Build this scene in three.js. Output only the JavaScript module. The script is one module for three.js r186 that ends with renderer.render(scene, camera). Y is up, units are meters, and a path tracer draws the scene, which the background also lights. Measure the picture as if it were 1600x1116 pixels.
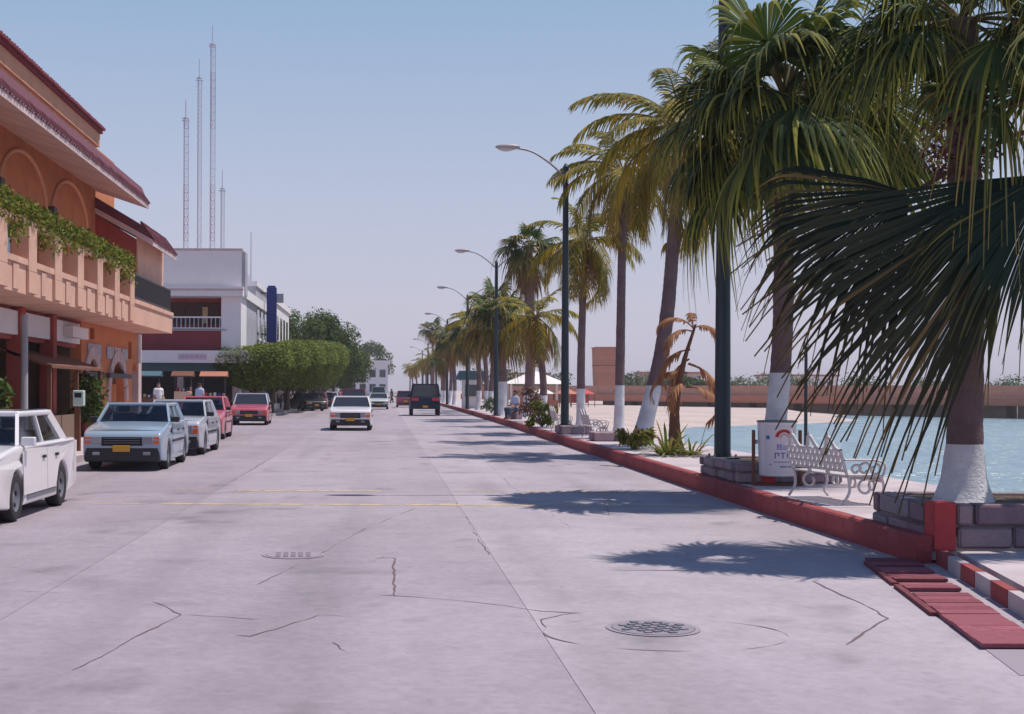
import * as THREE from 'three';
import { mergeGeometries, mergeVertices, toCreasedNormals } from 'three/addons/utils/BufferGeometryUtils.js';
import { RoundedBoxGeometry } from 'three/addons/geometries/RoundedBoxGeometry.js';
import { MarchingCubes } from 'three/addons/objects/MarchingCubes.js';

// ---------------------------------------------------------------- camera, sky, sun, exposure
// The eye stands in the road 1.6 m above it and looks along -z; d below means metres down the street (z = -d).
const scene = new THREE.Scene();
const camera = new THREE.PerspectiveCamera(29.76, 1600 / 1116, 0.1, 6000);
camera.position.set(0, 1.6, 0);
camera.rotation.z = 0.004;
camera.setViewOffset(1600, 1116, 200, -52, 1600, 1116);
const renderer = new THREE.WebGLRenderer({ antialias: true });
renderer.toneMapping = THREE.LinearToneMapping;
renderer.toneMappingExposure = 0.95;
renderer.shadowMap.enabled = true;

function makeSky() {
  const W = 512, H = 256, data = new Float32Array(W * H * 4);
  const stops = [[0, [0.66, 0.61, 0.71]], [3.5, [0.61, 0.605, 0.73]], [8, [0.52, 0.58, 0.745]], [16, [0.33, 0.475, 0.70]], [30, [0.175, 0.30, 0.56]], [55, [0.085, 0.175, 0.40]], [90, [0.062, 0.13, 0.32]]];
  for (let j = 0; j < H; j++) {
    const el = Math.max(0, ((j + 0.5) / H - 0.5) * 180);
    let k = 0; while (k < stops.length - 2 && stops[k + 1][0] < el) k++;
    const t = Math.min(1, (el - stops[k][0]) / (stops[k + 1][0] - stops[k][0]));
    for (let i = 0; i < W; i++) {
      const o = (j * W + i) * 4;
      for (let c = 0; c < 3; c++) data[o + c] = stops[k][1][c] * (1 - t) + stops[k + 1][1][c] * t;
      data[o + 3] = 1;
    }
  }
  const t = new THREE.DataTexture(data, W, H, THREE.RGBAFormat, THREE.FloatType);
  t.mapping = THREE.EquirectangularReflectionMapping; t.magFilter = t.minFilter = THREE.LinearFilter; t.wrapS = THREE.RepeatWrapping; t.needsUpdate = true;
  return t;
}
const skyTex = makeSky();
scene.background = skyTex; scene.environment = skyTex;

const sun = new THREE.DirectionalLight(new THREE.Color().setRGB(1.0, 0.93, 0.84), 4.7);
sun.position.set(39.5, 91.3, -10.2 - 40); sun.target.position.set(0, 0, -40);
sun.castShadow = true; sun.shadow.radius = 1; sun.shadow.mapSize.set(4096, 4096);
Object.assign(sun.shadow.camera, { left: -60, right: 60, top: 60, bottom: -60, near: 1, far: 260 });
scene.add(sun, sun.target);
scene.fog = new THREE.FogExp2(new THREE.Color().setRGB(0.80, 0.78, 0.86), 0.00035);

// ---------------------------------------------------------------- helpers
let seed = 20240611;
function rnd() { seed = (seed + 0x6D2B79F5) | 0; let t = Math.imul(seed ^ (seed >>> 15), 1 | seed); t = (t + Math.imul(t ^ (t >>> 7), 61 | t)) ^ t; return ((t ^ (t >>> 14)) >>> 0) / 4294967296; }
const rr = (a, b) => a + (b - a) * rnd();
const V = (x, y, z) => new THREE.Vector3(x, y, z);
const lerp = (a, b, t) => a + (b - a) * t, clamp = (x, a, b) => Math.min(b, Math.max(a, x));
const hash2 = (x, y) => { let h = (Math.imul(x, 374761393) + Math.imul(y, 668265263)) | 0; h = Math.imul(h ^ (h >>> 13), 1274126177); return ((h ^ (h >>> 16)) >>> 0) / 4294967296; };
function vnoise(x, y, wrap = 0) {
  const xi = Math.floor(x), yi = Math.floor(y), fx = x - xi, fy = y - yi, u = fx * fx * (3 - 2 * fx), v = fy * fy * (3 - 2 * fy);
  const w = (n) => wrap ? ((n % wrap) + wrap) % wrap : n;
  return lerp(lerp(hash2(w(xi), w(yi)), hash2(w(xi + 1), w(yi)), u), lerp(hash2(w(xi), w(yi + 1)), hash2(w(xi + 1), w(yi + 1)), u), v);
}
function fbm(x, y, oct = 4, wrap = 0) { let a = 0, s = 0.5, n = 0; for (let i = 0; i < oct; i++) { a += s * vnoise(x, y, wrap); n += s; s *= 0.5; x *= 2; y *= 2; if (wrap) wrap *= 2; } return a / n; }
const names = {};
function numbered(name) { const n = names[name] = (names[name] ?? -1) + 1; return n ? `${name}_${String(n).padStart(3, '0')}` : name; }
function mesh(name, geo, mat, parent) {
  const m = new THREE.Mesh(geo, mat); m.castShadow = m.receiveShadow = true;
  m.name = parent ? name : numbered(name); (parent ?? scene).add(m); return m;
}
function group(name, parent) { const g = new THREE.Group(); g.name = parent ? name : numbered(name); (parent ?? scene).add(g); return g; }
function tag(o, label, category, grp) { o.userData = { ...o.userData, label, category }; if (grp) o.userData.group = grp; return o; }
function thing(name, label, category, [x, y, z] = [0, 0, 0], turn = 0, grp) { const g = group(name); g.position.set(x, y, z); g.rotation.y = turn; return tag(g, label, category, grp); }
function struct(o) { o.userData = { ...o.userData, kind: 'structure' }; return o; }
function dup(src, pos, turn, label, grp) { const c = src.clone(); c.name = numbered(src.name.replace(/_\d{3}$/, '')); scene.add(c); c.position.set(...pos); c.rotation.y = turn; c.userData = { ...src.userData, label }; if (grp) c.userData.group = grp; return c; }
// uv in metres, by the face's main direction
function uvm(g, s = 1) {
  const p = g.attributes.position; if (!g.attributes.normal) g.computeVertexNormals(); const n = g.attributes.normal, uv = new Float32Array(p.count * 2);
  for (let i = 0; i < p.count; i++) {
    const ax = Math.abs(n.getX(i)), ay = Math.abs(n.getY(i)), az = Math.abs(n.getZ(i));
    let u, v; if (ay >= ax && ay >= az) { u = p.getX(i); v = p.getZ(i); } else if (ax >= az) { u = p.getZ(i); v = p.getY(i); } else { u = p.getX(i); v = p.getY(i); }
    uv[i * 2] = u * s; uv[i * 2 + 1] = v * s;
  }
  g.setAttribute('uv', new THREE.BufferAttribute(uv, 2)); return g;
}
// a box from one corner to the other
function bx(x0, x1, y0, y1, z0, z1, r = 0) {
  const w = Math.abs(x1 - x0), h = Math.abs(y1 - y0), d = Math.abs(z1 - z0);
  const g = r ? new RoundedBoxGeometry(w, h, d, 2, Math.min(r, w / 2.1, h / 2.1, d / 2.1)) : new THREE.BoxGeometry(w, h, d);
  g.translate((x0 + x1) / 2, (y0 + y1) / 2, (z0 + z1) / 2); return uvm(g);
}
function bar(a, b, w, t, up = V(0, 1, 0)) { // a rectangular bar from a to b
  const dir = b.clone().sub(a), L = dir.length(); dir.normalize();
  let side = new THREE.Vector3().crossVectors(up, dir); if (side.lengthSq() < 1e-6) side = V(1, 0, 0); side.normalize();
  const u2 = new THREE.Vector3().crossVectors(dir, side), m = new THREE.Matrix4().makeBasis(side, u2, dir);
  const g = new THREE.BoxGeometry(w, t, L); g.applyMatrix4(m); g.translate((a.x + b.x) / 2, (a.y + b.y) / 2, (a.z + b.z) / 2); return uvm(g);
}
function tube(pts, r, seg = 16, rad = 8, closed = false) { return new THREE.TubeGeometry(new THREE.CatmullRomCurve3(pts, closed), seg, r, rad, closed); }
function join(list) { return mergeGeometries(list.map((g) => { const q = g.index ? g.toNonIndexed() : g.clone(); for (const k of Object.keys(q.attributes)) if (!['position', 'normal', 'uv'].includes(k)) q.deleteAttribute(k); if (!q.attributes.uv) uvm(q); return q; })); }
function prism(pts, depth, bevel = 0) { // pts in (x, y), pulled along z and centred
  const s = new THREE.Shape(pts.map((p) => new THREE.Vector2(p[0], p[1])));
  const g = new THREE.ExtrudeGeometry(s, { depth: depth - 2 * bevel, bevelEnabled: bevel > 0, bevelSize: bevel, bevelThickness: bevel, bevelSegments: 2, curveSegments: 8 });
  g.translate(0, 0, -depth / 2 + bevel); return g;
}

// ---------------------------------------------------------------- materials
function noiseTex(size, fn, srgb = false) {
  const d = new Uint8Array(size * size * 4);
  for (let j = 0; j < size; j++) for (let i = 0; i < size; i++) { const c = fn(i / size, j / size, i, j), o = (j * size + i) * 4; for (let k = 0; k < 3; k++) d[o + k] = clamp(Math.round((Array.isArray(c) ? c[k] : c) * 255), 0, 255); d[o + 3] = 255; }
  const t = new THREE.DataTexture(d, size, size); t.wrapS = t.wrapT = THREE.RepeatWrapping; t.magFilter = THREE.LinearFilter; t.minFilter = THREE.LinearMipmapLinearFilter; t.generateMipmaps = true;
  if (srgb) t.colorSpace = THREE.SRGBColorSpace; t.needsUpdate = true; return t;
}
const rep = (t, n) => { const c = t.clone(); c.repeat.set(n, n); c.needsUpdate = true; return c; };
const grain = noiseTex(512, (u, v, i, j) => 0.84 + 0.16 * (0.4 * fbm(u * 8, v * 8, 5, 8) + 0.3 * fbm(u * 64, v * 64, 3, 64) + 0.3 * hash2(i, j)));
const blotch = noiseTex(512, (u, v, i, j) => { const a = fbm(u * 5, v * 5, 5, 5), b = fbm(u * 16 + 3, v * 16, 4, 16); return 0.72 + 0.28 * clamp(a * 1.25 - 0.05 + 0.25 * (b - 0.5) + 0.08 * (hash2(i, j) - 0.5), 0, 1); });
const roadTex = noiseTex(1024, (u, v, i, j) => { // cast concrete: mottling, pale laitance, dark specks, drag lines
  const a = fbm(u * 6, v * 6, 5, 6), b = fbm(u * 22 + 7, v * 22, 4, 22), c = fbm(u * 90, v * 90, 2, 90), drag = vnoise(u * 5, v * 260, 0), sp = hash2(i, j); let k = 0.84 + 0.08 * (a - 0.5) * 2 + 0.06 * (b - 0.5) * 2 + 0.08 * (c - 0.5) * 2 + 0.03 * (drag - 0.5); if (sp > 0.985) k -= 0.16; if (sp < 0.01) k += 0.10; if (b > 0.68 && a < 0.5) k -= (b - 0.68) * 0.5; return [k, k * (0.99 + 0.02 * a), k]; });
const lumps = noiseTex(512, (u, v, i, j) => fbm(u * 24, v * 24, 4, 24) * 0.8 + 0.2 * hash2(i, j));
const waves = noiseTex(512, (u, v) => fbm(u * 6, v * 14, 5, 0) * 0.5 + 0.5 * fbm(u * 6 + 40, v * 14, 5, 2));
const wood = noiseTex(256, (u, v, i, j) => 0.7 + 0.3 * fbm(u * 3, v * 40, 4, 0));
const std = (r, g, b, rough = 0.85, o = {}) => new THREE.MeshStandardMaterial({ color: new THREE.Color().setRGB(r, g, b), roughness: rough, ...o });
const plaster = (r, g, b, m = blotch) => std(r, g, b, 0.92, { map: rep(m, 0.35), bumpMap: rep(lumps, 0.7), bumpScale: 0.006 });
const M = {
  concrete: [[0.385, 0.325, 0.375], [0.412, 0.35, 0.402], [0.455, 0.392, 0.442]].map((c) => std(...c, 0.9, { map: rep(roadTex, 0.19), bumpMap: rep(lumps, 0.9), bumpScale: 0.006, vertexColors: true })),
  roadBase: std(0.31, 0.26, 0.30, 0.95),
  crack: std(0.15, 0.10, 0.115, 0.95),
  paintYellow: std(0.66, 0.48, 0.24, 0.85, { map: rep(noiseTex(256, (u, v, i, j) => { const w = fbm(u * 12, v * 12, 4, 12); return w > 0.52 ? [0.70, 0.72, 1.0] : [1, 1, 0.95]; }), 0.9) }),
  iron: std(0.27, 0.235, 0.28, 0.75, { metalness: 0.1, bumpMap: rep(lumps, 4), bumpScale: 0.003 }),
  kerbRed: std(0.34, 0.075, 0.08, 0.85, { map: rep(noiseTex(512, (u, v, i, j) => { const a = fbm(u * 7, v * 7, 5, 7), b = fbm(u * 30, v * 30, 4, 30), worn = a * 0.6 + b * 0.4 > 0.60; return worn ? [1.0, 1.55 / 1.6, 1.0].map((x) => x * (0.92 + 0.08 * b)) : [0.80 + 0.14 * b, 0.62 + 0.1 * a, 0.62 + 0.1 * a]; }), 0.8), bumpMap: rep(lumps, 2), bumpScale: 0.006 }),
  redBright: std(0.56, 0.055, 0.06, 0.7, { map: rep(blotch, 1.3), bumpMap: rep(lumps, 2), bumpScale: 0.006 }),
  plankRed: [[0.33, 0.09, 0.125], [0.25, 0.06, 0.085], [0.19, 0.04, 0.055]].map((c) => std(...c, 0.85, { map: rep(noiseTex(256, (u, v, i, j) => { const a = fbm(u * 6, v * 6, 4, 6), b = fbm(u * 26, v * 26, 3, 26); return a * 0.6 + b * 0.4 > 0.6 ? [1, 1, 1] : [0.72 + 0.2 * b, 0.66 + 0.2 * b, 0.66 + 0.2 * b]; }), 1.1), bumpMap: rep(lumps, 2), bumpScale: 0.006 })),
  kerbWhite: std(0.52, 0.44, 0.46, 0.85, { map: rep(blotch, 1.1) }),
  pave: std(0.56, 0.47, 0.50, 0.9, { map: rep(blotch, 0.33), bumpMap: rep(lumps, 1), bumpScale: 0.005 }),
  earth: std(0.33, 0.27, 0.26, 0.95, { map: rep(blotch, 0.1) }),
  soil: std(0.20, 0.14, 0.11, 1, { map: rep(blotch, 0.6), bumpMap: rep(lumps, 1.5), bumpScale: 0.05 }),
  sand: std(0.60, 0.475, 0.44, 0.95, { map: rep(blotch, 0.08), bumpMap: rep(lumps, 0.3), bumpScale: 0.06 }),
  water: new THREE.MeshPhysicalMaterial({ color: new THREE.Color().setRGB(0.24, 0.335, 0.385), map: rep(noiseTex(512, (u, v) => { const a = fbm(u * 5, v * 9, 5, 0); return [0.78 + 0.3 * a, 0.84 + 0.22 * a, 0.86 + 0.2 * a]; }), 0.021), roughness: 0.24, ior: 1.33, bumpMap: rep(waves, 0.10), bumpScale: 0.7 }),
  stone: [[0.40, 0.285, 0.32], [0.31, 0.21, 0.25], [0.48, 0.33, 0.35], [0.36, 0.31, 0.35]].map((c) => std(...c, 0.9, { map: rep(blotch, 1.3), bumpMap: rep(lumps, 2), bumpScale: 0.02 })),
  mortar: std(0.36, 0.30, 0.32, 0.95, { map: rep(blotch, 1) }),
  pole: std(0.018, 0.04, 0.052, 0.45, { map: rep(blotch, 0.8) }),
  lampHead: std(0.42, 0.36, 0.38, 0.5),
  lampGlass: std(0.6, 0.58, 0.55, 0.2),
  armMetal: std(0.30, 0.27, 0.30, 0.5, { metalness: 0.3 }),
  trunk: std(0.235, 0.145, 0.15, 0.95, { map: rep(blotch, 1.2), bumpMap: rep(lumps, 2), bumpScale: 0.03 }),
  wash: std(0.86, 0.83, 0.85, 0.9, { map: rep(blotch, 1.1), bumpMap: rep(lumps, 2), bumpScale: 0.025 }),
  leaf: new THREE.MeshPhysicalMaterial({ color: 0xffffff, vertexColors: true, roughness: 0.75, transmission: 0.16, thickness: 0, specularIntensity: 0.25, side: THREE.DoubleSide }),
  leafThin: new THREE.MeshPhysicalMaterial({ color: 0xffffff, vertexColors: true, roughness: 0.8, transmission: 0.34, thickness: 0, specularIntensity: 0.25, side: THREE.DoubleSide }),
  bark: std(0.14, 0.10, 0.08, 0.95, { map: rep(blotch, 1), bumpMap: rep(lumps, 2), bumpScale: 0.02 }),
  castWhite: std(0.66, 0.62, 0.63, 0.55, { map: rep(blotch, 2) }),
  tyre: std(0.022, 0.021, 0.024, 0.85), rim: std(0.24, 0.24, 0.27, 0.4, { metalness: 0.5 }), black: std(0.022, 0.022, 0.028, 0.6), dark: std(0.012, 0.012, 0.016, 0.8),
  chrome: std(0.6, 0.6, 0.62, 0.22, { metalness: 0.9 }), plate: std(0.62, 0.30, 0.03, 0.5), amber: std(0.75, 0.14, 0.03, 0.25), red: std(0.60, 0.03, 0.045, 0.25),
  lens: new THREE.MeshPhysicalMaterial({ color: 0x8f8f9a, roughness: 0.15, clearcoat: 1 }), seat: std(0.10, 0.09, 0.11, 0.95), trimGrey: std(0.17, 0.17, 0.20, 0.6),
  glass: new THREE.MeshPhysicalMaterial({ color: new THREE.Color().setRGB(0.40, 0.46, 0.52), roughness: 0.03, transmission: 1, thickness: 0, side: THREE.DoubleSide }),
  windowGlass: new THREE.MeshPhysicalMaterial({ color: new THREE.Color().setRGB(0.03, 0.035, 0.045), roughness: 0.06, clearcoat: 0.6 }),
  brick: plaster(0.50, 0.20, 0.13), white: plaster(0.80, 0.755, 0.78, grain), whiteWarm: plaster(0.84, 0.77, 0.77, grain), peach: plaster(0.74, 0.43, 0.32), orange: plaster(0.60, 0.205, 0.085), redWall: plaster(0.40, 0.085, 0.07),
  moulding: plaster(0.72, 0.36, 0.22), soffit: plaster(0.74, 0.55, 0.53), tileRoof: std(0.185, 0.052, 0.078, 0.8, { map: rep(blotch, 1.5) }), tileRed: std(0.28, 0.05, 0.07, 0.8, { map: rep(blotch, 1.5) }),
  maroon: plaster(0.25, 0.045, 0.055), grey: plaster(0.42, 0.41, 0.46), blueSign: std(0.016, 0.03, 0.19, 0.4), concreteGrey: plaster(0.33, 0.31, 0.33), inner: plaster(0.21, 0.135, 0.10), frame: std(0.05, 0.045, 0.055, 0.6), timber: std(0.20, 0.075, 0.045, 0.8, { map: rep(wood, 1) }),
  stoneTrim: plaster(0.60, 0.46, 0.46), teal: std(0.06, 0.13, 0.17, 0.6), mast: std(0.52, 0.49, 0.57, 0.6), mastRed: std(0.42, 0.29, 0.38, 0.6),
};
const paint = (r, g, b) => new THREE.MeshPhysicalMaterial({ color: new THREE.Color().setRGB(r, g, b), roughness: 0.38, clearcoat: r < 0.1 ? 0.25 : 0.9, clearcoatRoughness: 0.06, specularIntensity: r < 0.1 ? 0.4 : 1 });

// ---------------------------------------------------------------- ground, road, kerbs, pavements, beach, water
const kerbLine = [[12.4, 4.98], [18, 5.0], [24, 5.08], [31, 5.2], [42, 5.34], [57, 5.58], [90, 5.78], [125, 5.95], [250, 6.4], [420, 7]];
function kerbX(d) { let k = 0; while (k < kerbLine.length - 2 && kerbLine[k + 1][0] < d) k++; const [a, xa] = kerbLine[k], [b, xb] = kerbLine[k + 1]; return xa + (xb - xa) * clamp((d - a) / (b - a), 0, 1); }
{
  const g = struct(group('ground'));
  mesh('land', bx(-1500, 6.3, -6, -0.05, 60, -3000), M.earth, g);
}
{ // the road: cast slabs with open joints on a darker bed
  const road = struct(group('road'));
  mesh('road_bed', bx(-7, 6.28, -0.045, -0.004, 12, -420), M.roadBase, road);
  const edges = [-6.62, -2.645, 1.055, 6.26];
  let d = -6;
  const slab = (x0, x1, d0, d1, m) => {
    const g0 = new THREE.PlaneGeometry(x1 - x0, d1 - d0, Math.max(2, Math.round((x1 - x0) / 0.16)), Math.max(2, Math.round((d1 - d0) / (d1 - d0 > 20 ? 4 : 0.2)))); g0.rotateX(-Math.PI / 2); g0.translate((x0 + x1) / 2, 0, -(d0 + d1) / 2);
    const p = g0.attributes.position, col = new Float32Array(p.count * 3), k0 = rr(0.97, 1.03);
    for (let i = 0; i < p.count; i++) {
      const X = p.getX(i), Z = p.getZ(i), n = fbm(X * 0.5 + 50, Z * 0.22 + 300, 5), oil = fbm(X * 1.5 + 9, Z * 0.09 + 90, 4); let k = k0 * (0.86 + 0.24 * n) * (oil > 0.56 ? 1 - (oil - 0.56) * 0.7 : 1);
      const tr = [-4.6, -3.2, -1.9, -0.4, 1.7, 3.1, 4.3].reduce((s, c) => s + Math.exp(-Math.pow((X - c + 0.2 * (vnoise(Z * 0.05, c) - 0.5)) / 0.22, 2)), 0); k *= 1 - 0.05 * tr * (0.3 + fbm(X * 2, Z * 0.12, 3)); const sp = fbm(X * 2.2 + 31, Z * 1.6 + 11, 3); if (sp > 0.68) k *= 1 - (sp - 0.68) * 1.6; col[i * 3] = k; col[i * 3 + 1] = k * (0.985 + 0.03 * n); col[i * 3 + 2] = k;
    }
    g0.setAttribute('color', new THREE.BufferAttribute(col, 3)); uvm(g0);
    mesh('slab', g0, m, road);
  };
  while (d < 90) {
    const len = 6.2, e = Math.min(d + len, 96);
    for (let k = 0; k < 3; k++) slab(edges[k] + (k ? 0.0018 : 0), edges[k + 1] - (k < 2 ? 0.0018 : 0), d + 0.0015, e - 0.0015, M.concrete[k]);
    d = e;
  }
  for (let k = 0; k < 3; k++) slab(edges[k] + (k ? 0.0018 : 0), edges[k + 1] - (k < 2 ? 0.0018 : 0), d + 0.004, 420, M.concrete[k]);
  // cracks: narrow uneven dark ribbons
  const cracks = [
    [[-1.78, 7.64], [-1.53, 8.91], [-1.41, 9.55], [-1.73, 10.12]], [[-2.89, 10.67], [-2.69, 10.57], [-2.24, 10.43]], [[-0.96, 8.73], [-0.85, 8.7], [-0.73, 8.96], [-0.56, 9.33], [-0.45, 9.55], [-0.18, 9.46], [0.18, 9.33]],
    [[-0.08, 12.8], [0.09, 12.82], [0.11, 12.58], [0.1, 10.43]], [[-0.03, 10.5], [0.1, 10.43], [0.49, 10.28], [0.88, 10.0], [1.16, 9.77], [1.44, 9.68]], [[-0.12, 12.44], [0.06, 13.18]], [[-1.05, 11.02], [-0.6, 13.18], [-0.19, 15.63], [0.43, 18.16]],
    [[0.65, 19.53], [1.02, 19.2], [1.04, 16.39], [1.03, 13.07]], [[-0.32, 8.51], [-0.23, 8.2]], [[3.63, 11.39], [3.6, 10.43], [3.57, 9.68], [3.59, 9.49], [3.2, 8.96], [2.94, 8.51]], [[1.41, 9.68], [1.28, 9.6], [1.12, 9.39], [1.12, 9.08]],
    [[2.49, 37.33], [2.13, 22.4], [2.18, 15.27]], [[-1.41, 9.55], [-1.0, 9.4], [-0.85, 9.36]], [[-2.64, 22], [-2.64, 33]], [[3.9, 22], [3.2, 19.4], [2.9, 17.2]], [[-4.4, 12.3], [-3.4, 12.1], [-2.9, 11.7]],
  ];
  const wide = [0.014, 0.013, 0.012, 0.013, 0.011, 0.008, 0.007, 0.015, 0.013, 0.014, 0.014, 0.007, 0.007, 0.010, 0.007, 0.007];
  cracks.forEach((c, q) => {
    const pts = []; for (let k = 0; k < c.length - 1; k++) { const [x0, d0] = c[k], [x1, d1] = c[k + 1], n = Math.max(2, Math.ceil(Math.hypot(x1 - x0, d1 - d0) / 0.14)); for (let i = 0; i < n; i++) pts.push([lerp(x0, x1, i / n), lerp(d0, d1, i / n)]); } pts.push(c[c.length - 1]);
    const pos = [], idx = []; let px = 0, w = 1;
    pts.forEach(([x, dd], i) => { px = px * 0.6 + rr(-0.016, 0.016); w = clamp(w + rr(-0.6, 0.6), 0.02, 1.6); const a = pts[Math.max(0, i - 1)], b = pts[Math.min(pts.length - 1, i + 1)], L = Math.hypot(b[0] - a[0], b[1] - a[1]), nx = (b[1] - a[1]) / L, nd = -(b[0] - a[0]) / L, hw = wide[q] * w * 0.5 * (i === 0 || i === pts.length - 1 ? 0.3 : 1);
      const x2 = x + nx * px, d2 = dd + nd * px; pos.push(x2 - nx * hw, 0.003, -(d2 - nd * hw), x2 + nx * hw, 0.003, -(d2 + nd * hw)); if (i) { const o = i * 2; idx.push(o - 2, o - 1, o, o - 1, o + 1, o); } });
    const g = new THREE.BufferGeometry(); g.setAttribute('position', new THREE.Float32BufferAttribute(pos, 3)); g.setIndex(idx); g.computeVertexNormals(); uvm(g); mesh('crack', g, M.crack, road);
  });
  // the round patch cast about the near manhole: its joint
  const ring = []; for (let i = 0; i <= 60; i++) { const a = i / 60 * Math.PI * 2 + 0.5; ring.push([1.86 + 0.80 * Math.cos(a), 8.87 + 0.60 * Math.sin(a)]); }
  const pos = [], idx = []; ring.forEach(([x, dd], i) => { const w = 0.011 * clamp(fbm(i * 0.21, 4) * 3.2 - 1.25, 0.004, 1.3); pos.push(x - (x - 1.86) * w, 0.0032, -(dd - (dd - 8.87) * w), x + (x - 1.86) * w, 0.0032, -(dd + (dd - 8.87) * w)); if (i) { const o = i * 2; idx.push(o - 2, o - 1, o, o - 1, o + 1, o); } });
  const rg = new THREE.BufferGeometry(); rg.setAttribute('position', new THREE.Float32BufferAttribute(pos, 3)); rg.setIndex(idx); rg.computeVertexNormals(); uvm(rg); mesh('patch_joint', rg, M.crack, road);
  // two thin yellow lines across the road: worn, broken into lengths
  const line = (dd, runs) => runs.forEach(([a, b, w]) => { const g = new THREE.PlaneGeometry(b - a, w, Math.ceil((b - a) / 0.15), 1); g.rotateX(-Math.PI / 2); g.translate((a + b) / 2, 0.0035, -dd); const p = g.attributes.position; for (let i = 0; i < p.count; i++) p.setZ(i, p.getZ(i) + 0.012 * (fbm(p.getX(i) * 3, dd + i * 0.01, 3) - 0.5) - (a + b) * 0); mesh('painted_line', uvm(g), M.paintYellow, road); });
  line(18.75, [[-4.1, -3.4, 0.06], [-3.1, -0.95, 0.13], [-0.9, 0.25, 0.12], [0.3, 2.9, 0.14], [2.95, 4.6, 0.10]]);
  line(21.3, [[-3.3, -2.7, 0.05], [-2.3, -0.05, 0.13], [1.1, 1.9, 0.06], [2.2, 4.0, 0.13]]);
}
function manhole(x, d, r, label, lid = M.iron, stud = M.trimGrey) {
  const t = thing('manhole_cover', label, 'manhole cover', [x, 0, -d], rr(0, 3), 'manhole covers in the road');
  const rim = new THREE.RingGeometry(r, r + 0.035, 40); rim.rotateX(-Math.PI / 2); rim.translate(0, 0.0055, 0); mesh('frame', uvm(rim), M.roadBase, t);
  const disc = new THREE.CylinderGeometry(r - 0.006, r - 0.006, 0.02, 40); disc.translate(0, -0.002, 0); mesh('lid', uvm(disc), lid, t);
  for (let i = -3; i <= 3; i++) for (let j = -3; j <= 3; j++) if (Math.hypot(i, j) * 0.072 < r - 0.06) mesh('stud', bx(i * 0.072 - 0.024, i * 0.072 + 0.024, 0.008, 0.016, j * 0.072 - 0.022, j * 0.072 + 0.022), (i + j) & 1 ? stud : lid, t);
}
manhole(1.82, 9.06, 0.28, 'round iron manhole cover inside the circular road patch');
manhole(-0.87, 13.0, 0.27, 'worn flat manhole cover beside a long diagonal road crack', M.roadBase, M.iron);

{ // the red kerb on the sea side, stone by stone
  const kerb = struct(group('red_kerb')); let d = 12.56;
  while (d < 235) {
    const e = d + (d < 100 ? 2.6 : 9), a = kerbX(d + 0.006), b = kerbX(e - 0.006), z0 = -(d + 0.006), z1 = -(e - 0.006), n = rr(-0.006, 0.006);
    const g = prism([[0, -0.03], [0.15, -0.03], [0.15, 0.26 + n], [0.02, 0.26 + n], [0, 0.24 + n]], Math.abs(z1 - z0), 0); g.translate(0, 0, (z0 + z1) / 2);
    const p = g.attributes.position; for (let i = 0; i < p.count; i++) p.setX(i, p.getX(i) + lerp(a, b, (z0 - p.getZ(i)) / (z0 - z1))); g.computeVertexNormals(); mesh('kerb_stone', uvm(g), M.kerbRed, kerb); d = e;
  }
}
{ // promenade behind it, to the sea wall, in cast bays
  const w = struct(group('promenade')); let d = 12.6; const sea = (q) => (q < 60 ? 8.05 : 8.05 + (q - 60) * 0.02);
  while (d < 260) {
    const e = d + (d < 60 ? 3.1 : 20), s = new THREE.Shape(); s.moveTo(kerbX(d) + 0.155, d + 0.004); s.lineTo(sea(d), d + 0.004); s.lineTo(sea(e), e - 0.004); s.lineTo(kerbX(e) + 0.155, e - 0.004);
    const g = new THREE.ExtrudeGeometry(s, { depth: 0.22, bevelEnabled: false }); g.rotateX(-Math.PI / 2); g.translate(0, 0.25 - 0.22 + rr(-0.002, 0.002), 0); mesh('paving_bay', uvm(g), M.pave, w); d = e;
  }
  mesh('paving_bed', bx(6.9, 8.0, -5, 0.01, -12.8, -420), M.pave, w);
  mesh('sea_wall', bx(8.06, 8.3, -5, 0.18, -11, -60), M.pave, w);
}
{ // lower pavement by the drain, with its red and white kerb
  const w = struct(group('corner_pavement'));
  const s = new THREE.Shape(); s.moveTo(5.32, 12.45); s.lineTo(9, 12.45); s.lineTo(9, -6); s.lineTo(2.2, -6); s.lineTo(4.36, 8.0); s.lineTo(4.82, 10.0);
  const g = new THREE.ExtrudeGeometry(s, { depth: 0.22, bevelEnabled: false }); g.rotateX(-Math.PI / 2); g.translate(0, 0.13 - 0.22, 0); mesh('paving', uvm(g), M.pave, w);
  for (let k = 0; k < 12; k++) { const d = 12.55 - k * 0.52, x = (q) => 5.22 - (12.55 - q) * 0.205; const a = V(x(d) - 0.02, 0.06, -(d - 0.008)), b = V(x(d - 0.5) - 0.02, 0.06, -(d - 0.5)); mesh('kerb_stone', bar(a, b, 0.08, 0.155), k % 2 ? M.kerbWhite : M.kerbRed, w); }
}
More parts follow.
